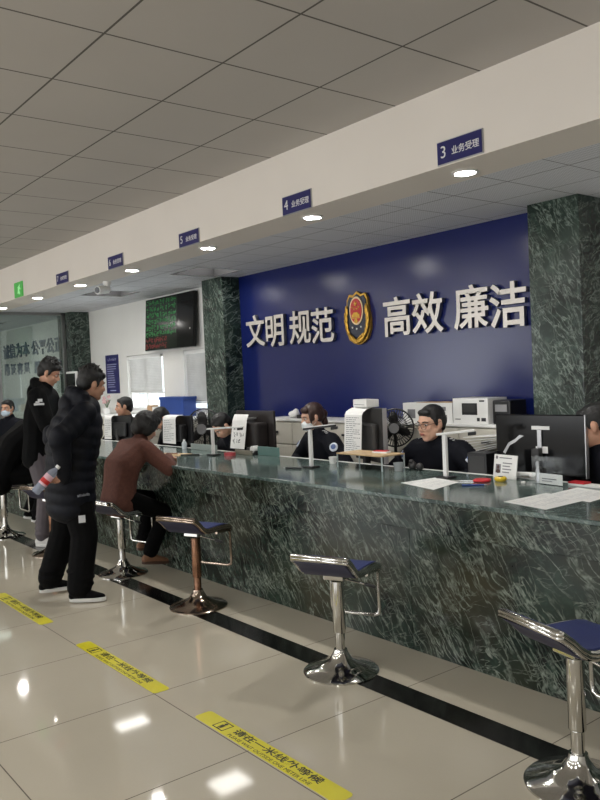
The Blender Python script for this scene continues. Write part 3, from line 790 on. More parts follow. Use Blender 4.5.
t = thing('acrylic_holder', 'clear acrylic holder with a white slip in front of the big monitor', 'holder', (-2.56, 3.72, ZT), R(-6))
MB().box(-.105, .105, -.0015, .0015, 0, .155).build('front_pane', ACR, t); MB().box(-.105, .105, .028, .031, 0, .155).build('rear_pane', ACR, t); MB().box(-.105, .105, .0015, .028, 0, .003).build('foot', ACR, t)
MB().box(-.06, .10, .008, .0095, .004, .062).build('slip', PAPER, t)
mb = MB(); mb.box(-.04, .06, .0072, .008, .03, .036); mb.box(-.04, .03, .0072, .008, .018, .022); mb.build('writing', INKL, t)
t = thing('figurine', 'little pale figurine inside the acrylic holder', 'figurine', (-2.632, 3.742, ZT+.003), R(-6))
mb = MB(); mb.lathe([(.0, 0), (.018, 0), (.02, .02), (.013, .045), (.016, .065), (.009, .085), (.013, .1), (.011, .118), (.0, .124)], Matrix.Diagonal((1, .55, 1, 1)), 16); mb.build('body', SILVER, t, smooth=60)
t = thing('desk_phone', 'white handset resting behind the staff card', 'phone', (-2.80, 3.86, ZT), R(20))
mb = MB(); mb.ell((-.05, 0, .02), (.03, .022, .018)); mb.ell((.05, 0, .02), (.03, .022, .018)); mb.caps((-.05, 0, .027), .013, (.05, 0, .027), .013); mb.build('handset', WHITEP, t, smooth=60)
t = thing('small_cube', 'tiny white eraser on the countertop by the acrylic holder', 'eraser', (-2.70, 3.70, ZT), R(15)); MB().box(-.012, .012, -.008, .008, 0, .012).build('block', WHITEP, t, bevel=.002)
t = thing('folder_stack', 'red and white folder lying by the foot of the big monitor', 'folder', (-2.36, 3.80, ZT), R(-4))
MB().box(-.10, .10, -.035, .035, 0, .012).build('white_cover', PAPER, t, bevel=.002); MB().box(-.10, .0, -.035, .03, .012, .022).build('red_cover', REDP, t, bevel=.002)

def flat_paper(label, pts, marks=True, M=None):
    t = thing('paper_sheet', label, 'paper', (*[sum(p[i] for p in pts)/4 for i in (0, 1)], ZT), 0, 'papers lying on the countertop')
    c = t.location; vs = [(p[0]-c.x, p[1]-c.y, z) for z in (0.0002, .0012) for p in pts]
    mb = MB(); mb.add(vs, [(3, 2, 1, 0), (4, 5, 6, 7), (0, 1, 5, 4), (1, 2, 6, 5), (2, 3, 7, 6), (3, 0, 4, 7)]); mb.build('sheet', PAPER, t)
    ink = MB(); A, B, C_, D_ = [Vector(v) for v in vs[4:]]
    for r in range(9):
        u = .1+.085*r
        for c0 in (.1, .4, .62):
            w = rnd.uniform(.1, .22)
            def P(u_, v_): return A*(1-u_)*(1-v_)+B*u_*(1-v_)+C_*u_*v_+D_*(1-u_)*v_+Vector((0, 0, .0002))
            ink.add([P(c0, u), P(c0+w, u), P(c0+w, u+.018), P(c0, u+.018)], [(0, 1, 2, 3)])
    ink.build('writing', mat('faint_print', (176, 178, 182), .8), t)
    return t
flat_paper('single white sheet lying flat before the officer with glasses', [(-3.29, 3.32), (-2.95, 3.23), (-3.03, 3.54), (-3.27, 3.60)])
flat_paper('left sheet of the overlapping pair at the counter edge on the right', [(-2.41, 3.14), (-2.13, 3.08), (-2.13, 3.42), (-2.40, 3.48)])
o = flat_paper('printed sheet overlapping another at the counter edge on the right', [(-2.36, 3.42), (-2.08, 3.36), (-2.10, 3.66), (-2.37, 3.72)]); o.location.z += .0016
def pen(name, label, p, rz, L, r, m, cat, z=ZT):
    t = thing(name, label, cat, (p[0], p[1], z), R(rz))
    MB().cyl((-L/2, 0, r), (L*.38, 0, r), r, n=10).build('barrel', m, t, smooth=40); MB().cyl((L*.38, 0, r), (L/2, 0, r), r, r*.25, 10).build('tip', SILVER, t, smooth=40)
    return t
pen('pen', 'black pen tethered to the document camera foot near the masked clerk', (-4.42, 3.38), 200, .15, .007, BLACKP, 'pen')
pen('pen', 'black pen lying before the white document camera near the clerk bending down', (-6.0, 3.48), 40, .20, .007, BLACKP, 'pen')
pen('pen', 'dark blue pen lying below the red scissors', (-2.86, 3.47), 40, .14, .005, BLUEP, 'pen')
pen('pen', 'small brown pen on the folded paper by the seated woman', (-6.22, 3.42), 20, .15, .006, TAN, 'pen', ZT+.007)
t = thing('scissors', 'scissors with red handles lying on the countertop', 'scissors', (-2.98, 3.60, ZT), R(28))
for s in (-1, 1):
    pts = [(.055+.042*math.cos(a), s*.02+.021*math.sin(a), .008) for a in [2*PI*k/18 for k in range(18)]]
    MB().tube(pts, .008, 8, True).build('handle', REDP, t, smooth=60)
    MB().box(-.13, .02, -.006, .006, .004+.002*s, .006+.002*s, Matrix.Rotation(R(4*s), 4, 'Z')).build('blade', CHROME, t)
t = thing('tape_measure', 'round yellow tape measure near the staff card', 'tape measure', (-2.86, 3.705, ZT), R(10))
MB().lathe([(.0, 0), (.028, 0), (.036, .008), (.036, .018), (.028, .026), (.0, .026)], n=28).build('case', YELP, t, smooth=40); MB().lathe([(.0, .0), (.014, .0), (.014, .003), (.0, .003)], Matrix.Translation((0, 0, .0255)), 16).build('hub', DGREYP, t)
t = thing('toy_pair', 'pair of small dark round ornaments at the counter back before the officer with glasses', 'ornament', (-3.62, 3.80, ZT))
mb = MB(); mb.ell((-.03, 0, .03), (.032, .028, .03)); mb.ell((.035, .0, .026), (.026, .024, .026)); mb.ell((-.03, -.01, .058), (.018, .016, .014)); mb.build('ornaments', DGREYP, t, smooth=60)
t = thing('red_tape_roll', 'pinkish red roll lying on the counter near the bending clerk', 'tape roll', (-5.66, 3.66, ZT))
MB().lathe([(.026, 0), (.05, .0), (.05, .028), (.026, .028), (.026, 0)], n=28).build('roll', mat('pink_red_plastic', (176, 66, 74), .3), t, smooth=40)
t = thing('small_bottle', 'little clear bottle at the counter back near the black monitor with a rounded back', 'bottle', (-6.68, 3.80, ZT))
MB().lathe([(.0, 0), (.024, 0), (.026, .05), (.02, .066), (.01, .075), (.0, .075)], n=20).build('body', mat('milky_plastic', (190, 198, 204), .25), t, smooth=50); MB().lathe([(.0, .075), (.011, .075), (.011, .092), (.0, .092)], n=14).build('cap', WHITEP, t, smooth=40)
t = thing('tape_dispenser', 'white and black dispenser at the foot of the brown-black monitor', 'dispenser', (-5.56, 3.83, ZT))
MB().box(-.06, .06, -.025, .025, 0, .06).build('body', DGREYP, t, bevel=.006); MB().cyl((.03, -.028, .045), (.03, .028, .045), .032, n=24).build('roll', WHITEP, t, smooth=40)
t = thing('counter_screen', 'low teal panel standing on the countertop before the masked clerk', 'panel', (-5.33, 3.83, ZT)); MB().box(-.15, .15, -.006, .006, 0, .075).build('panel', TEAL, t, bevel=.003)
t = thing('counter_screen', 'low pale panel standing on the countertop before the bending clerk', 'panel', (-6.32, 3.80, ZT)); MB().box(-.23, .23, -.006, .006, 0, .058).build('panel', mat('pale_grey_panel', (142, 152, 148), .4), t, bevel=.003)
t = thing('counter_screen', 'low brownish ledge standing on the countertop under the bold notice', 'panel', (-5.62, 3.775, ZT)); MB().box(-.13, .13, -.006, .006, 0, .04).build('panel', mat('khaki_panel', (128, 124, 110), .5), t, bevel=.003)
t = thing('folded_paper', 'tan folded paper lying under the hands of the woman in brown', 'paper', (-6.25, 3.42, ZT), R(18)); MB().box(-.16, .16, -.09, .09, 0, .006).build('sheet', WOOD, t)
t = thing('form_sheet', 'white form the woman in brown is writing on', 'paper', (-6.12, 3.16, ZT), R(22)); MB().box(-.105, .105, -.14, .14, 0, .0015).build('sheet', PAPER, t)

# boxes on the cabinet
ZK = 1.115
t = thing('cardboard_box', 'white printed carton behind the officer with glasses', 'box', (-4.15, 4.60, ZK), R(1))
MB().box(-.25, .25, -.1, .1, 0, .15).build('carton', PAPER, t, bevel=.002)
for q in ((-.2, -.12, .03, .1), (.14, .2, .03, .06), (.15, .19, .09, .12)): MB().box(q[0], q[1], -.1008, -.1, q[2], q[3]).build('print', INKL, t)
MB().box(-.12, .24, -.09, .09, .15, .152).build('tape', CARD, t)
t = thing('printer_box', 'white carton with a picture of a dark device on its front', 'box', (-3.70, 4.57, ZK), R(0))
MB().box(-.16, .16, -.1, .12, 0, .185).build('carton', WHITEP, t, bevel=.002)
mb = MB(); mb.box(-.075, .065, -.1008, -.1, .065, .15); mb.build('picture', BLACKP, t, bevel=.0)
mb = MB(); mb.box(-.06, .05, -.1014, -.1008, .085, .14); mb.build('picture_screen', DGREYP, t)
for q in ((.06, .085, .02, .045), (.1, .14, .02, .045), (.085, .13, .16, .172), (-.14, -.09, .03, .036)): MB().box(q[0], q[1], -.1008, -.1, q[2], q[3]).build('print', INK, t)
t = thing('label_printer', 'black device standing at the right end of the white cartons', 'printer', (-3.44, 4.58, ZK)); MB().box(-.075, .075, -.09, .1, 0, .17).build('body', BLACKP, t, bevel=.008)
mb = MB(); mb.box(-.05, .05, -.094, -.09, .09, .14); mb.build('panel', GREYP, t)
t = thing('plastic_bag', 'crumpled white bag on the cabinet left of the masked clerk', 'bag', (-5.95, 4.6, ZK))
mb = MB(); mb.ell((0, 0, .035), (.07, .05, .035)); mb.ell((.03, 0, .06), (.03, .03, .03)); organic('bag', mb, WHITEP, t, .01, 3)
t = thing('black_tray', 'small black tray on the cabinet left of the masked clerk', 'tray', (-5.72, 4.6, ZK)); MB().box(-.12, .12, -.06, .06, 0, .035).build('tray', BLACKP, t, bevel=.004)
t = thing('paper_pile', 'loose heap of white papers beside the officer with glasses', 'papers', (-3.40, 4.30, 0))
MB().box(-.14, .14, -.09, .11, 0, .94).build('shelf_unit', CABW, t, bevel=.003)
for k in range(7):
    M = Matrix.Translation((rnd.uniform(-.02, .02), rnd.uniform(-.02, .02), .955+k*.016)) @ Matrix.Rotation(R(rnd.uniform(-14, 14)), 4, 'Z') @ Matrix.Rotation(R(-16+k*2), 4, 'Y')
    MB().box(-.15, .15, -.105, .105, 0, .003, M).build('sheet', PAPER, t)

# things under the windows
ZW = 1.09
t = thing('blue_box', 'long blue plastic box on the cabinet under the right rear window', 'box', (-8.41, 4.73, ZW)); MB().box(-.29, .29, -.1, .08, 0, .23).build('body', BLUEP, t, bevel=.01)
mb = MB(); mb.box(-.30, .30, -.105, .085, .2, .235); mb.build('rim', BLUEP, t, bevel=.005)
for k, (x, c, h, lb) in enumerate(((-9.02, CARD, .13, 'tan carton left of the blue plastic box'), (-8.88, PAPER, .11, 'white carton between the tan carton and the blue plastic box'))):
    t = thing('small_carton', lb, 'box', (x, 4.70, ZW)); MB().box(-.06, .06, -.05, .05, 0, h).build('carton', c, t, bevel=.002); MB().box(-.015, .015, -.051, .051, h-.001, h+.001).build('tape', WOOD, t)
t = thing('pink_flowers', 'faint pink potted flowers against the white wall', 'plant', (-10.35, 4.68, ZW))
MB().lathe([(.0, 0), (.05, 0), (.065, .09), (.058, .09), (.0, .08)], n=20).build('pot', WHITEP, t, smooth=40)
mb = MB()
for k in range(14): a = rnd.uniform(0, 6.28); q = rnd.uniform(.02, .11); mb.ell((q*math.cos(a), q*math.sin(a)*.7, .15+rnd.uniform(0, .1)), (.022, .02, .018), None, 8, 6)
mb.build('blossoms', mat('pale_pink', (222, 184, 186), .7), t, smooth=60)
mb = MB()
for k in range(8): a = k*.8; mb.cyl((0, 0, .08), (.07*math.cos(a), .05*math.sin(a), .2), .003, n=6)
mb.build('stems', mat('stem_green', (96, 120, 84), .7), t)

def fan(label, x, y, zc, r, rz):
    t = thing('pedestal_fan', label, 'fan', (x, y, 0), R(rz), 'black pedestal fans behind the counter')
    MB().lathe([(.0, 0), (.11, 0), (.11, .012), (.05, .035), (.02, .05), (.0, .05)], n=28).build('base', BLACKP, t, smooth=40)
    MB().cyl((0, 0, .04), (0, 0, zc-.02), .013, n=12).build('pole', BLACKP, t, smooth=40)
    MB().caps((0, .03, zc), .045, (0, .1, zc), .04).build('motor', BLACKP, t, smooth=60)
    for yy, nm in ((-.055, 'front_grille'), (.02, 'rear_grille')):
        mb = MB(); mb.tube([(r*math.cos(a), yy*.2, zc+r*math.sin(a)) for a in [2*PI*k/36 for k in range(36)]], .006, 6, True)
        for rr in (.33, .66): mb.tube([(r*rr*math.cos(a), yy*(1.1-rr*.4), zc+r*rr*math.sin(a)) for a in [2*PI*k/28 for k in range(28)]], .0022, 4, True)
        for k in range(40):
            a = 2*PI*k/40; mb.tube([(r*q*math.cos(a), yy*(1.1-.9*q**2), zc+r*q*math.sin(a)) for q in (.2, .55, .85, 1)], .0021, 4)
        mb.build(nm, BLACKP, t)
    MB().cyl((0, -.068, zc), (0, -.05, zc), r*.26, n=24).build('hub_cap', GREYP, t, smooth=40)
    for k in range(3):
        a = 2*PI*k/3+.4; pts = []
        M = Matrix.Translation((0, -.015, zc)) @ Matrix.Rotation(a, 4, 'Y')
        MB().ell((r*.48, 0, 0), (r*.40, .012, r*.26), M @ Matrix.Rotation(R(18), 4, 'X'), 14, 8).build('blade', DGREYP, t, smooth=60)
    return t
fan('black fan with a silver hub between the masked clerk and the officer with glasses', -4.30, 4.30, 1.085, .145, 38)
fan('black fan with a pale hub near the left marble pillar', -7.12, 4.30, 1.0, .21, 30)

# ------------------------------------------------------------------ people
def ik(a, c, l1, l2, hint):
    a = Vector(a); c = Vector(c); d = c-a; L = min(d.length, (l1+l2)*.995); n = d.normalized(); c = a+n*L
    x = (l1*l1-l2*l2+L*L)/(2*L); h = math.sqrt(max(l1*l1-x*x, 1e-6))
    hv = Vector(hint); hv = (hv-n*hv.dot(n)).normalized()
    return a+n*x+hv*h, c
def hand_pieces(mb, w, d, nrm, thumb, curl=.6, s=1.0):
    """palm from wrist w along d, palm faces nrm, thumb on side 'thumb'"""
    d = Vector(d).normalized(); nrm = Vector(nrm); nrm = (nrm-d*nrm.dot(d)).normalized(); t = Vector(thumb); t = (t-d*t.dot(d)-nrm*t.dot(nrm)).normalized()
    P = lambda a, b, c: Vector(w)+s*(a*d+b*t+c*nrm)
    mb.hull([(P(.0, .012, 0), .017*s), (P(.0, -.012, 0), .017*s), (P(.082, .030, 0), .0125*s), (P(.078, -.030, 0), .0115*s)])
    for b, L, r, a0 in ((.030, .070, .0092, .086), (.0105, .078, .0095, .09), (-.0095, .072, .0092, .087), (-.029, .057, .008, .08)):
        p = P(a0-.012, b, 0); ang = 0; pts = [(p, r*s)]
        for k, f in enumerate((.45, .32, .25)):
            ang += curl*(.55, 1.0, .8)[k]
            p = p+s*L*f*(math.cos(ang)*d+math.sin(ang)*nrm); pts.append((p, r*s*(1-.08*k)))
        mb.chain(pts)
    p0 = P(.018, .022, .004); p1 = P(.05, .052, .014); p2 = P(.078, .056, .014+.022*curl); p3 = P(.097, .05, .014+.042*curl)
    mb.chain([(p0, .0135*s), (p1, .0115*s), (p2, .0098*s), (p3, .0085*s)])

def human(name, label, loc, rz, p, voxel=.008):
    """local frame: x to the figure's right, y forward"""
    t = thing(name, label, 'person', loc, R(rz))
    s = p.get('s', 1.0); skin = p.get('skin', SKIN)
    pel = Vector(p['pelvis']); lean = R(p.get('lean', 0)); l2 = R(p.get('lean2', p.get('lean', 0))); side = R(p.get('side', 0)); tw = R(p.get('twist', 0))
    D1 = Vector((math.sin(side), math.sin(lean)*math.cos(side), math.cos(lean)*math.cos(side)))
    D2 = Vector((math.sin(side), math.sin(l2)*math.cos(side), math.cos(l2)*math.cos(side)))
    ch = pel+D1*.27*s; nb = ch+D2*.255*s
    X = Vector((math.cos(tw), math.sin(tw), 0)); F = D2.cross(Vector((1, 0, 0))); F = Vector((-math.sin(tw), math.cos(tw), 0)) if F.length < .1 else F
    fwd = Vector((0, 0, 1)).cross(X); fl = (fwd-D2*fwd.dot(D2)).normalized()
    sw = p.get('sw', .172)*s
    sh = {k: nb-D2*.06*s+X*sw*e+fl*p.get('shf', .0) for k, e in (('L', -1), ('R', 1))}
    # head
    hy, hp, hr = (R(a) for a in p.get('head', (0, 0, 0)))
    nd = (D2*.55+Vector((0, 0, 1))*.45+fl*.35*p.get('neckf', .5)).normalized()
    hc = nb+nd*.165*s+Vector(p.get('hoff', (0, 0, 0)))
    HM = Matrix.Translation(hc) @ Matrix.Rotation(hy, 4, 'Z') @ Matrix.Rotation(-hp, 4, 'X') @ Matrix.Rotation(hr, 4, 'Y') @ Matrix.Scale(s*p.get('hs', 1.0), 4)
    fat = p.get('fat', 1.0)
    # limbs
    arms = {}
    for k in 'LR':
        a = p['arm'+k]; el, wr = ik(sh[k], a['w'], .285*s, .25*s, a['hint']); arms[k] = (sh[k], el, wr)
    legs = {}
    for k, e in (('L', -1), ('R', 1)):
        g = p['leg'+k]; hip = pel+X*.088*e*s+Vector((0, 0, -.02)); kn, an = ik(hip, g['a'], .425*s, .41*s, g['hint']); legs[k] = (hip, kn, an, Vector(g['toe']).normalized())
    # continuous body
    b = MB()
    b.hull([(pel+X*.07*s, .095*s), (pel-X*.07*s, .095*s), (pel+D1*.14*s+X*.055*s, .088*s), (pel+D1*.14*s-X*.055*s, .088*s)])
    b.hull([(pel+D1*.12*s+X*.055*s, .088*s), (pel+D1*.12*s-X*.055*s, .088*s), (ch+X*.08*s, .092*s), (ch-X*.08*s, .092*s)])
    b.hull([(ch+X*.08*s, .092*s), (ch-X*.08*s, .092*s), (sh['L']+X*.03, .055*s), (sh['R']-X*.03, .055*s), (nb, .055*s)])
    b.caps(nb-nd*.02, .056*s, HM @ Vector((0, -.02, -.05)), .05*s)
    for k in 'LR':
        S, E_, W_ = arms[k]; b.chain([(S, .052*s), (E_, .039*s), (W_, .027*s)])
        a = p['arm'+k]; d = a.get('d') or (W_-E_); th = a.get('t') or ((1 if k == 'L' else -1), 0, 0)
        hand_pieces(b, W_, d, a.get('n', (0, 0, -1)), th, a.get('curl', .5), s*.98)
        hp_, kn, an, toe = legs[k]; b.chain([(hp_, .078*s), (kn, .052*s), (an, .038*s)])
        b.caps(an+Vector((0, 0, -.03)), .032*s, an+toe*.13*s+Vector((0, 0, -.045)), .028*s)
    h = lambda c, r: b.ell(c, r, HM)
    h((0, -.012, .032), (.074, .093, .088)); h((0, .022, -.04), (.061, .066, .07)); h((0, .058, -.085), (.03, .026, .022)); h((0, .035, -.07), (.05, .045, .038))
    h((0, .068, .030), (.05, .020, .014)); h((.038, .06, -.018), (.022, .022, .02)); h((-.038, .06, -.018), (.022, .022, .02))
    V = lambda *c: HM @ Vector(c)
    b.chain([(V(0, .084, .014), .008*s), (V(0, .100, -.016), .0115*s), (V(0, .092, -.024), .0125*s)])
    h((.013, .088, -.024), (.008, .009, .008)); h((-.013, .088, -.024), (.008, .009, .008)); h((0, .083, -.05), (.022, .010, .010))
    for e in (-1, 1): h((e*.076, -.008, -.002), (.010, .019, .032)); h((e*.071, -.002, -.024), (.008, .011, .014))
    if p.get('fatface'): h((.036, .03, -.05), (.034, .045, .042)); h((-.036, .03, -.05), (.034, .045, .042))
    body = organic('body', b, skin, t, voxel, 3)
    # face
    if p.get('face', True):
        for e in (-1, 1):
            eye = MB().ell((e*.031, .0735, .010), (.0135, .0085, .0065), HM).build('eye', EYEW, t, smooth=60)
            MB().ell((e*.031+p.get('gaze', 0), .0798, .010), (.0058, .003, .0058), HM).build('iris', IRIS, eye, smooth=60)
            mb = MB(); mb.caps(V(e*.016, .0865, .029), .0038*s, V(e*.034, .083, .033), .004*s); mb.caps(V(e*.034, .083, .033), .004*s, V(e*.05, .070, .028), .0028*s); mb.build('eyebrow', HAIR, t, smooth=60)
        mb = MB(); mb.ell((0, .0905, -.0465), (.021, .005, .004), HM); mb.ell((0, .0895, -.054), (.018, .006, .0045), HM); mb.build('lips', LIPS, t, smooth=60)
    # hair
    hk = p.get('hair', 'short'); hm = p.get('hairmat', HAIR); rg = random.Random(p.get('seed', 1)); b = MB(); h = lambda c, r: b.ell(c, r, HM)
    if hk == 'short':
        h((0, -.026, .052), (.081, .095, .078)); h((0, -.055, .012), (.077, .062, .065)); h((0, -.068, -.03), (.056, .035, .04))
        for e in (-1, 1): h((e*.07, .012, .02), (.010, .018, .034))
        for k in range(50):
            a = rg.uniform(0, 6.28); q = rg.uniform(.1, 1); h((.066*q*math.cos(a), -.02+.08*q*math.sin(a), .052+.075*math.sqrt(1-q*q*.95)), (.017, .017, .012))
    elif hk == 'crop':
        h((0, -.02, .047), (.079, .094, .080)); h((0, -.05, .012), (.077, .064, .066)); h((0, -.07, -.03), (.05, .028, .04)); h((0, .045, .085), (.055, .03, .024))
        for e in (-1, 1): h((e*.069, .015, .02), (.009, .016, .03))
    elif hk == 'messy':
        h((0, -.024, .056), (.085, .098, .082)); h((0, -.058, .010), (.079, .064, .07)); h((0, -.07, -.032), (.056, .036, .04)); h((0, .055, .082), (.06, .034, .03))
        for e in (-1, 1): h((e*.072, .010, .018), (.011, .02, .036))
        for k in range(90):
            a = rg.uniform(0, 6.28); q = rg.uniform(.0, 1); zz = math.sqrt(max(0, 1-q*q*.9))
            c = Vector((.07*q*math.cos(a), -.02+.083*q*math.sin(a), .056+.08*zz)); dr = Vector((c.x*.8+rg.uniform(-.03, .03), (c.y+.02)*.8+rg.uniform(-.03, .03), .05*zz+rg.uniform(.0, .03))).normalized()
            b.caps(HM @ c, .013*s, HM @ (c+dr*rg.uniform(.012, .034)), .0045*s, 8)
    elif hk == 'bob':
        h((0, -.028, .035), (.098, .112, .105)); h((0, -.06, -.02), (.092, .075, .09)); h((0, .04, .085), (.07, .045, .045))
        for e in (-1, 1): h((e*.078, -.01, -.015), (.024, .05, .075))
        for k in range(60):
            a = rg.uniform(0, 6.28); u = rg.uniform(-.4, 1); q = math.sqrt(1-u*u); c = (.086*q*math.cos(a), -.03+.098*q*math.sin(a), .03+.092*u)
            if c[1] < .05 or c[2] > .08: h(c, (.02, .02, .018))
    elif hk == 'tied':
        h((0, -.026, .046), (.083, .099, .085)); h((0, -.055, .008), (.079, .064, .07)); h((0, .05, .078), (.062, .03, .03)); h((0, -.115, .0), (.04, .04, .042)); h((0, -.11, -.06), (.03, .03, .06))
        for e in (-1, 1): h((e*.071, .022, .022), (.012, .026, .045)); h((e*.068, .045, .005), (.007, .010, .05))
    organic('hair', b, hm, t, .006, 2)
    if p.get('mask'):
        b = MB(); b.ell((0, .05, -.052), (.062, .058, .052), HM); b.ell((0, .086, -.03), (.022, .026, .026), HM); b.ell((0, .075, -.06), (.045, .035, .036), HM)
        organic('face_mask', b, p['mask'], t, .006, 4)
        for e in (-1, 1): MB().tube([V(e*.055, .055, -.02), V(e*.074, .02, -.002), V(e*.083, -.012, .014), V(e*.080, -.02, -.02), V(e*.06, .035, -.06)], .0018, 6).build('ear_loop', WHITEP, t)
    if p.get('glasses'):
        b = MB()
        for e in (-1, 1):
            b.tube([V(e*.033+.025*math.copysign(abs(math.cos(a))**.7, math.cos(a)), .101-abs(math.cos(a))*.002, .006+.017*math.copysign(abs(math.sin(a))**.7, math.sin(a))) for a in [2*PI*k/20 for k in range(20)]], .0019, 6, True)
            b.tube([V(e*.058, .098, .014), V(e*.079, .05, .016), V(e*.083, -.012, .014)], .0017, 6)
        b.tube([V(-.010, .102, .010), V(0, .104, .014), V(.010, .102, .010)], .0017, 6); b.build('glasses', p['glasses'], t, smooth=60)
    # jacket
    jm = p['jm']; th = p.get('thick', .014)*s; b = MB(); puff = p.get('puff')
    hem = p.get('hem', .06)*s
    lo = pel-D1*hem
    if p.get('hemv'): lo = pel+Vector(p['hemv'])
    if puff:
        n = 9; A = lo; B = nb
        for k in range(n+1):
            f = k/n; c = lo.lerp(pel, min(1, f*n/3)) if f < 3/n else (pel.lerp(ch, (f-3/n)/(3/n)) if f < 6/n else ch.lerp(nb-D2*.03, (f-6/n)/(3/n)))
            w = (.20, .205, .21, .205, .205, .21, .222, .225, .215, .16)[k]*fat; dp = (.155, .16, .16, .16, .16, .168, .172, .165, .145, .11)[k]*fat
            ax = D1 if f < .66 else D2; fl_ = (fwd-ax*fwd.dot(ax)).normalized(); xx = fl_.cross(ax)
            M = Matrix(((xx.x, fl_.x, ax.x, c.x), (xx.y, fl_.y, ax.y, c.y), (xx.z, fl_.z, ax.z, c.z), (0, 0, 0, 1)))
            b.ell((0, 0, 0), (w*s, dp*s, .125*s), M, 28, 12)
        for k in 'LR':
            S, E_, W_ = arms[k]
            for (q0, r0), (q1, r1), nn in (((S, .092), (E_, .076), 4), ((E_, .078), (W_, .056), 4)):
                ax = (q1-q0).normalized(); aa, bb = frame(ax)
                for j in range(nn+1):
                    f = j/nn; c = q0.lerp(q1, f); r = (r0*(1-f)+r1*f)*s
                    M = Matrix(((aa.x, bb.x, ax.x, c.x), (aa.y, bb.y, ax.y, c.y), (aa.z, bb.z, ax.z, c.z), (0, 0, 0, 1)))
                    b.ell((0, 0, 0), (r, r, .10*s), M, 20, 10)
        # hood lying on the back, tall collar
        for k in range(9):
            a = -PI*.08 - PI*.84*k/8; c = nb+X*.115*s*math.cos(a)+fl*(.105*math.sin(a)-.01)*s+D2*(.045+.02*math.sin(-a))*s; b.ell(c, (.055*s, .055*s, .06*s))
        b.ell(nb-fl*.115*s-D2*.03*s, (.12*s, .07*s, .085*s)); b.ell(nb+nd*.03, (.085*s, .085*s, .05*s))
    else:
        r0 = (.095*s+th)*fat; r1 = (.09*s+th)*fat
        if p.get('tummy'): b.ell(pel+D1*.16*s+fl*.07*s, (.14*s, .11*s, .15*s))
        b.hull([(lo+X*.075*s, r0), (lo-X*.075*s, r0), (pel+D1*.13*s+X*.065*s, r1), (pel+D1*.13*s-X*.065*s, r1)])
        b.hull([(pel+D1*.12*s+X*.065*s, r1), (pel+D1*.12*s-X*.065*s, r1), (ch+X*.088*s, r1+.004), (ch-X*.088*s, r1+.004)])
        b.hull([(ch+X*.088*s, r1+.004), (ch-X*.088*s, r1+.004), (sh['L']+X*.025, .06*s+th), (sh['R']-X*.025, .06*s+th), (nb-D2*.02, .062*s+th*.6)])
        b.caps(nb-nd*.02, .066*s+th*.5, nb+nd*.035, .058*s+th*.5)
        for k in 'LR':
            S, E_, W_ = arms[k]; W2 = E_.lerp(W_, .93)
            b.chain([(S, .060*s+th*fat), (E_, .046*s+th), (W2, .034*s+th*.7)])
            for j in range(3):
                c = S.lerp(E_, .55+.2*j) if j < 2 else E_.lerp(W2, .3); b.ell(c+Vector((rg.uniform(-.01, .01), rg.uniform(-.01, .01), 0)), (.052*s+th, .052*s+th, .018*s))
        if p.get('hood'):
            for k in range(9):
                a = -PI*.08 - PI*.84*k/8; b.ell(nb+X*.088*s*math.cos(a)+fl*(.09*math.sin(a)-.01)*s+D2*(.03+.03*math.sin(-a))*s, (.04*s, .04*s, .05*s))
            b.ell(nb-fl*.10*s-D2*.05*s, (.10*s, .045*s, .09*s))
    jk = organic(p.get('jname', 'jacket'), b, jm, t, max(voxel, .008), 9 if puff else 8)
    # trousers
    tm = p['tm']; b = MB(); tt = p.get('tthick', .02)*s
    b.hull([(pel+X*.075*s, .096*s+tt*.6), (pel-X*.075*s, .096*s+tt*.6), (pel+X*.075*s+Vector((0, 0, -.025)), .094*s+tt*.6), (pel-X*.075*s+Vector((0, 0, -.025)), .094*s+tt*.6)])
    for k in 'LR':
        hp_, kn, an, toe = legs[k]; c0 = an+(kn-an).normalized()*.035
        b.chain([(hp_, .082*s+tt), (hp_.lerp(kn, .5), .072*s+tt), (kn, .058*s+tt), (kn.lerp(an, .45), .054*s+tt), (c0, .05*s+tt)])
        for j in range(4): c = kn.lerp(c0, .55+.14*j); b.ell(c+Vector((rg.uniform(-.012, .012), rg.uniform(-.012, .012), 0)), (.056*s+tt, .056*s+tt, .022*s))
    organic('trousers', b, tm, t, max(voxel, .009), 4)
    # shoes
    for k in 'LR':
        hp_, kn, an, toe = legs[k]; sd = Vector((0, 0, 1)).cross(toe); g = Vector((an.x, an.y, an.z-.075*s)) 
        ty = Vector((toe.x, toe.y, toe.z)); upv = sd.cross(ty)*-1
        if upv.z < 0: upv = -upv
        M = Matrix(((sd.x, ty.x, upv.x, g.x), (sd.y, ty.y, upv.y, g.y), (sd.z, ty.z, upv.z, g.z), (0, 0, 0, 1))) @ Matrix.Scale(s, 4)
        q = lambda x, y, z: M @ Vector((x, y, z))
        b = MB(); b.hull([(q(.0, -.045, .045), .034*s), (q(0, .0, .085), .042*s), (q(.0, .03, .06), .040*s)]); b.hull([(q(0, -.045, .042), .034*s), (q(.012, .12, .034), .026*s), (q(-.012, .12, .034), .026*s), (q(0, .17, .03), .022*s), (q(0, .03, .06), .038*s)])
        so = organic('shoe', b, p['sm'], t, .007, 2)
        sl = MB(); n = 24
        P0 = []
        for j in range(n):
            a = 2*PI*j/n; yy = .062+.135*math.sin(a); P0.append(((.040+.008*max(0, math.sin(a)))*math.copysign(abs(math.cos(a))**.75, math.cos(a)), yy))
        sl.add([q(x, y, z) for z in (0, .028) for x, y in P0], [tuple(range(n-1, -1, -1)), tuple(range(n, 2*n))]+[(j, (j+1) % n, n+(j+1) % n, n+j) for j in range(n)])
        sl.build('sole', p.get('solem', SHOEW), so, bevel=.005)
    t['_'] = 0; del t['_']
    return t, dict(pel=pel, ch=ch, nb=nb, sh=sh, arms=arms, legs=legs, X=X, fl=fl, D2=D2, HM=HM, s=s)

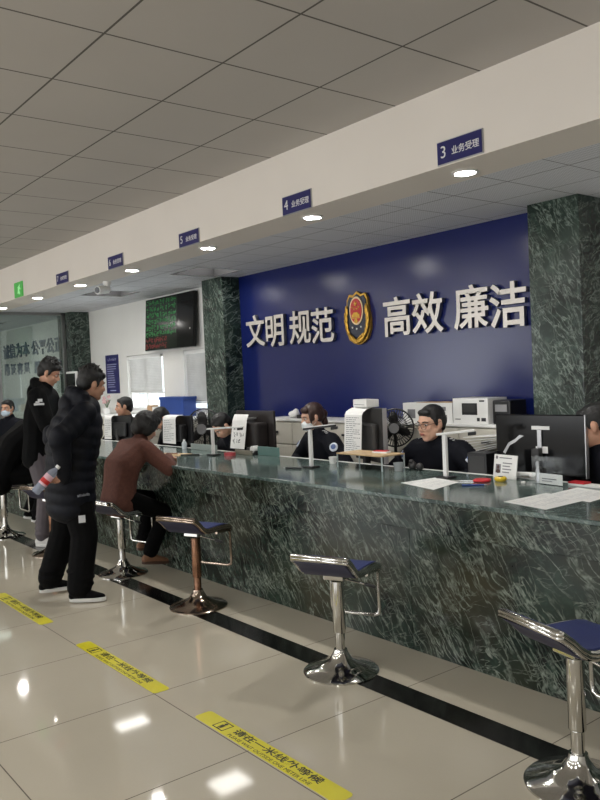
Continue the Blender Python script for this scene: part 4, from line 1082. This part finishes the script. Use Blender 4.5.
# the man in the puffer jacket, hands behind his back
man, J = human('person', 'standing person in black puffer jacket and black trousers holding a bottle behind the back', (-5.45, 2.10, 0), -18, dict(
    s=.96, pelvis=(.0, .05, .885), lean=9, lean2=20, head=(16, 14, 0), neckf=.6, sw=.195, puff=True, fat=1.19, hemv=(0, -.005, -.235), shf=0,
    armL=dict(w=(-.25, .10, .95), hint=(-.5, -1, 0), d=(.2, .8, -.5), n=(1, 0, 0), t=(0, .5, 1), curl=1.1),
    armR=dict(w=(.275, -.005, .935), hint=(.8, -.8, 0), d=(-.05, -.55, -.45), n=(.75, -.3, .4), t=(.3, .3, .9), curl=.75),
    legL=dict(a=(-.17, -.13, .078), hint=(-.1, 1, 0), toe=(-.1, 1, 0)), legR=dict(a=(.16, .06, .078), hint=(.1, 1, 0), toe=(.35, .95, 0)),
    jm=PUFF, tm=BLKCLOTH, sm=BLKCLOTH, hair='messy', seed=3, tthick=.042, jname='puffer_jacket'), .006)
def stick(o, src, d, w, h, name, m, parts=None):
    """thin sewn patch lying on the surface that the line src + k*d meets first"""
    bpy.context.view_layer.update(); mi = o.matrix_world.inverted(); a = mi @ Vector(src); q = (mi.to_3x3() @ Vector(d)).normalized()
    ok, p, n, _i = o.ray_cast(a, q)
    if not ok: return
    x = Vector((0, 0, 1)).cross(n).normalized(); u = n.cross(x)
    M = Matrix(((x.x, n.x, u.x, p.x), (x.y, n.y, u.y, p.y), (x.z, n.z, u.z, p.z), (0, 0, 0, 1)))
    mb = MB()
    for bx in parts or ((-w/2, w/2, -h/2, h/2),): mb.box(bx[0], bx[1], -.012, .006, bx[2], bx[3], M)
    mb.build(name, m, o)
LOGO = mat('white_print', (206, 208, 210), .6)
EYEP = (0, 0, EYE)
def child(t, nm): return next(c for c in t.children if c.name.split('.')[0] == nm)
stick(child(man, 'trousers'), EYEP, (-0.9132, 0.3731, -0.1636), .045, .05, 'white_tag', LOGO)
stick(child(man, 'puffer_jacket'), EYEP, (-0.9158, 0.3783, -0.1352), .1, .02, 'small_lettering', mat('grey_print', (120, 122, 128), .6), [(-.05+.014*k, -.041+.014*k, -.008, .006+.004*(k % 2)) for k in range(7)])
# P2 standing man in black fleece
fl_, _J = human('person', 'person in black fleece and grey trousers standing and looking down between the seated figures', (-7.48, 2.66, 0), -38, dict(
    s=1.03, pelvis=(0, .0, .95), lean=6, lean2=12, head=(4, 28, 0), neckf=.7, sw=.17, hem=.10,
    armL=dict(w=(-.10, .34, 1.02), hint=(-.8, -.4, -.4)), armR=dict(w=(.12, .34, 1.0), hint=(.8, -.4, -.4)),
    legL=dict(a=(-.12, -.02, .08), hint=(0, 1, 0), toe=(-.2, 1, 0)), legR=dict(a=(.11, .03, .08), hint=(0, 1, 0), toe=(.25, 1, 0)),
    jm=HOOD, tm=TROUSERG, sm=SHOEW, hair='messy', seed=5, thick=.03, hood=True, jname='fleece_jacket'), .007)
stick(child(fl_, 'fleece_jacket'), EYEP, (-0.9409, 0.3382, -0.0192), .1, .06, 'white_logo', LOGO, [(-.045, .045, -.03, -.012), (-.03, .005, -.008, .006), (-.01, .03, .002, .028)])
# P3 seated, far left
human('person', 'person in black seated at the far left, bent forward over the counter', (-8.20, 2.53, 0), -8, dict(
    s=1.08, pelvis=(0, .0, .66), lean=24, lean2=44, head=(0, 35, 0), neckf=.6, sw=.175, hem=.09,
    armL=dict(w=(-.16, .66, .90), hint=(-.8, -.2, -.6)), armR=dict(w=(.18, .66, .90), hint=(.8, -.2, -.6)),
    legL=dict(a=(-.14, .28, .20), hint=(-.1, 1, .4), toe=(0, 1, -.3)), legR=dict(a=(.15, .30, .20), hint=(.1, 1, .4), toe=(.1, 1, -.3)),
    jm=BLKCLOTH, tm=BLKCLOTH, sm=BLKCLOTH, hair='short', seed=8, thick=.035, tthick=.022), .008)
# P4 woman in brown
human('person', 'dark-haired person in brown sweater seated on a bar stool, writing at the counter', (-5.80, 2.69, 0), 6, dict(
    s=.90, hs=1.06, pelvis=(0, -.01, .625), lean=12, lean2=44, head=(-6, 36, 0), neckf=.5, sw=.165, hem=.07, skin=SKIN2,
    armL=dict(w=(-.12, .40, .895), hint=(-.8, -.2, -.6), d=(.5, 1, -.1), n=(0, 0, -1), t=(1, 0, 0), curl=.5), armR=dict(w=(.13, .39, .895), hint=(.9, -.2, -.5), d=(-.3, 1, -.1), n=(-.3, 0, -1), t=(-1, 0, .3), curl=.7),
    legL=dict(a=(-.10, .26, .19), hint=(-.1, 1, .4), toe=(0, 1, -.2)), legR=dict(a=(.13, .16, .13), hint=(.1, 1, .4), toe=(.1, 1, -.15)),
    jm=BROWN, tm=BLKCLOTH, sm=TAN, solem=mat('brown_sole', (84, 62, 50), .6), hair='bob', seed=11, thick=.024, tthick=.016, jname='sweater'), .006)

# staff behind the counter
def clerk(label, x, y, rz, head, lean=10, lean2=16, zpel=.60, jm=NAVY, voxel=.008, **kw):
    d = dict(s=1.0, pelvis=(0, .0, zpel), lean=lean, lean2=lean2, head=head, neckf=.5, sw=.178, hem=.05,
        armL=dict(w=(-.20, .30, .78), hint=(-.9, -.3, -.4), d=(.4, 1, 0), n=(0, 0, -1), t=(1, 0, 0)), armR=dict(w=(.20, .30, .78), hint=(.9, -.3, -.4), d=(-.4, 1, 0), n=(0, 0, -1), t=(-1, 0, 0)),
        legL=dict(a=(-.12, .08, .09), hint=(0, 1, .1), toe=(0, 1, 0)), legR=dict(a=(.12, .08, .09), hint=(0, 1, .1), toe=(0, 1, 0)),
        jm=jm, tm=NAVY, sm=BLKCLOTH, solem=BLACKP, thick=.024, jname='uniform_jacket')
    d.update(kw)
    t, J = human('person', label, (x, y, 0), rz, d, voxel)
    s = d['s']
    # chair under the figure
    c = thing('office_chair', 'dark office chair under the person ' + kw.get('chair', 'behind the counter'), 'chair', (x, y, 0), R(rz))
    MB().lathe([(.0, 0), (.20, 0), (.20, .03), (.04, .05), (.03, .06), (.03, zpel-.20), (.0, zpel-.20)], n=20).build('base', BLACKP, c, smooth=40)
    MB().box(-.2, .2, -.16, .2, zpel-.20, zpel-.135).build('seat', BLACKP, c, bevel=.02)
    return t, J
def badge(t, J, k, m=None):
    """pale round cloth patch on an upper sleeve"""
    S, E_, W_ = J['arms'][k]; c = S.lerp(E_, .42); n = (J['X'] if k == 'R' else -J['X'])+J['fl']*.55; ax = (E_-S).normalized(); n = (n-ax*n.dot(ax)).normalized(); b_ = ax.cross(n)
    c = c+n*.070
    M = Matrix(((b_.x, ax.x, n.x, c.x), (b_.y, ax.y, n.y, c.y), (b_.z, ax.z, n.z, c.z), (0, 0, 0, 1)))
    o = MB().ell((0, 0, 0), (.036, .042, .010), M).build('sleeve_patch', mat('patch_pale', (190, 196, 206), .6), t, smooth=60)
    MB().ell((0, 0, .004), (.024, .028, .009), M).build('patch_centre', mat('patch_blue', (70, 92, 140), .6), o, smooth=60)
def epaulettes(t, J):
    for k, e in (('L', -1), ('R', 1)):
        c = J['sh'][k]-J['X']*e*.035+J['D2']*.078; M = Matrix.Translation(c) @ Matrix.Rotation(math.atan2(J['X'].y, J['X'].x), 4, 'Z') @ Matrix.Rotation(R(e*22), 4, 'Y')
        o = MB().box(-.055, .055, -.022, .022, -.006, .008, M).build('epaulette', NAVY, t, bevel=.003)
        for q in (-.02, .0, .02): MB().box(q*1.2-.004, q*1.2+.004, -.014, .014, .008, .011, M).build('rank_mark', WHITEP, o)
def chest_marks(t, J):
    c = J['ch']+J['D2']*.09+J['fl']*.128
    X = J['X']; f = J['fl']; u = J['D2']
    M = Matrix(((X.x, -f.x, u.x, c.x), (X.y, -f.y, u.y, c.y), (X.z, -f.z, u.z, c.z), (0, 0, 0, 1)))
    MB().box(.05, .11, -.012, .004, .0, .014, M).build('chest_number', SILVER, t); MB().ell((-.07, 0, -.02), (.008, .006, .008), M).build('chest_pin', WHITEP, t)

t, J = clerk('person in navy uniform with black-framed glasses, facing half left at the counter', -3.73, 4.27, 183, (-8, 10, 0), 12, 18, zpel=.49, fat=1.12, hs=1.04, fatface=True, hair='crop', glasses=mat('dark_red_frame', (60, 24, 24), .3), chair='with glasses', s=1.02, skin=SKIN2, voxel=.007, gaze=-.003, hoff=(0, .0, -.02),
    armL=dict(w=(-.22, .30, .79), hint=(-.9, -.3, -.4), d=(.2, 1, 0), n=(0, 0, -1), t=(1, 0, 0)), armR=dict(w=(.36, .26, .79), hint=(.9, -.4, -.4), d=(.1, 1, 0), n=(0, 0, -1), t=(-1, 0, 0)))
badge(t, J, 'L'); badge(t, J, 'R'); epaulettes(t, J); chest_marks(t, J)
MASK = mat('white_mask', (222, 226, 228), .8); MASKB = mat('pale_blue_mask', (186, 202, 216), .8)
t, J = clerk('person in navy uniform with tied reddish-brown hair and a white face mask', -4.93, 4.22, 172, (-6, 14, 0), 14, 22, zpel=.56, hair='tied', hairmat=HAIRB, mask=MASK, s=.94, sw=.165, skin=SKIN2, chair='with the white mask', voxel=.007)
badge(t, J, 'L'); badge(t, J, 'R'); epaulettes(t, J)
t, J = clerk('dark-haired person in navy uniform at the right edge behind the big monitor', -2.42, 4.24, 150, (-36, 16, 0), 8, 14, zpel=.47, hair='crop', chair='behind the big monitor', s=1.02, hs=1.03)
badge(t, J, 'L'); epaulettes(t, J)
t, J = clerk('person with black hair bending low over papers behind the white document camera', -6.06, 4.20, 176, (-4, 50, 0), 24, 36, hair='short', chair='bending low', skin=SKIN2, zpel=.51, s=.96, seed=21)
t, J = clerk('person of whom only the black hair shows above the monitor near the rear windows', -7.34, 4.22, 170, (0, 48, 0), 18, 30, hair='short', chair='below the blue box', zpel=.52, s=.96, seed=22)
t, J = clerk('person with short brown-black hair in dark jacket behind the counter before the white wall', -8.66, 4.22, 188, (-34, 4, 0), 4, 8, hair='crop', chair='before the white wall', s=1.0, zpel=.55, voxel=.008)
t, J = clerk('person with a pale blue face mask seated at the far left edge', -11.05, 3.60, 205, (14, 4, 0), 4, 8, hair='crop', mask=MASKB, chair='at the far left', s=1.0, zpel=.55)

# bottle in the hand of the man in the puffer jacket
t = thing('water_bottle', 'clear water bottle with a red and white label held behind the back', 'bottle', (0, 0, 0))
t.matrix_world = man.matrix_basis @ Matrix.Translation((.335, -.12, .90)) @ Matrix.Rotation(R(-44), 4, 'X')
prof = [(.0, -.115), (.026, -.115), (.031, -.108), (.031, -.06), (.029, -.055), (.031, -.05), (.031, .05), (.027, .066), (.013, .09), (.013, .10), (.0, .10)]
MB().lathe(prof, n=24).build('bottle', mat('bottle_plastic', (176, 186, 206), .12, Transmission_Weight=.55), t, smooth=50)
MB().lathe([(.0315, -.045), (.0318, -.044), (.0318, .035), (.0315, .036)], n=24).build('label', mat('bottle_label', (206, 170, 180), .4), t, smooth=50)
MB().lathe([(.0322, -.03), (.0322, .0), (.032, .0)], n=24).build('label_band', RED, t, smooth=50)
MB().lathe([(.0, .098), (.0155, .098), (.0155, .118), (.0, .118)], n=18).build('cap', WHITEP, t, smooth=40)
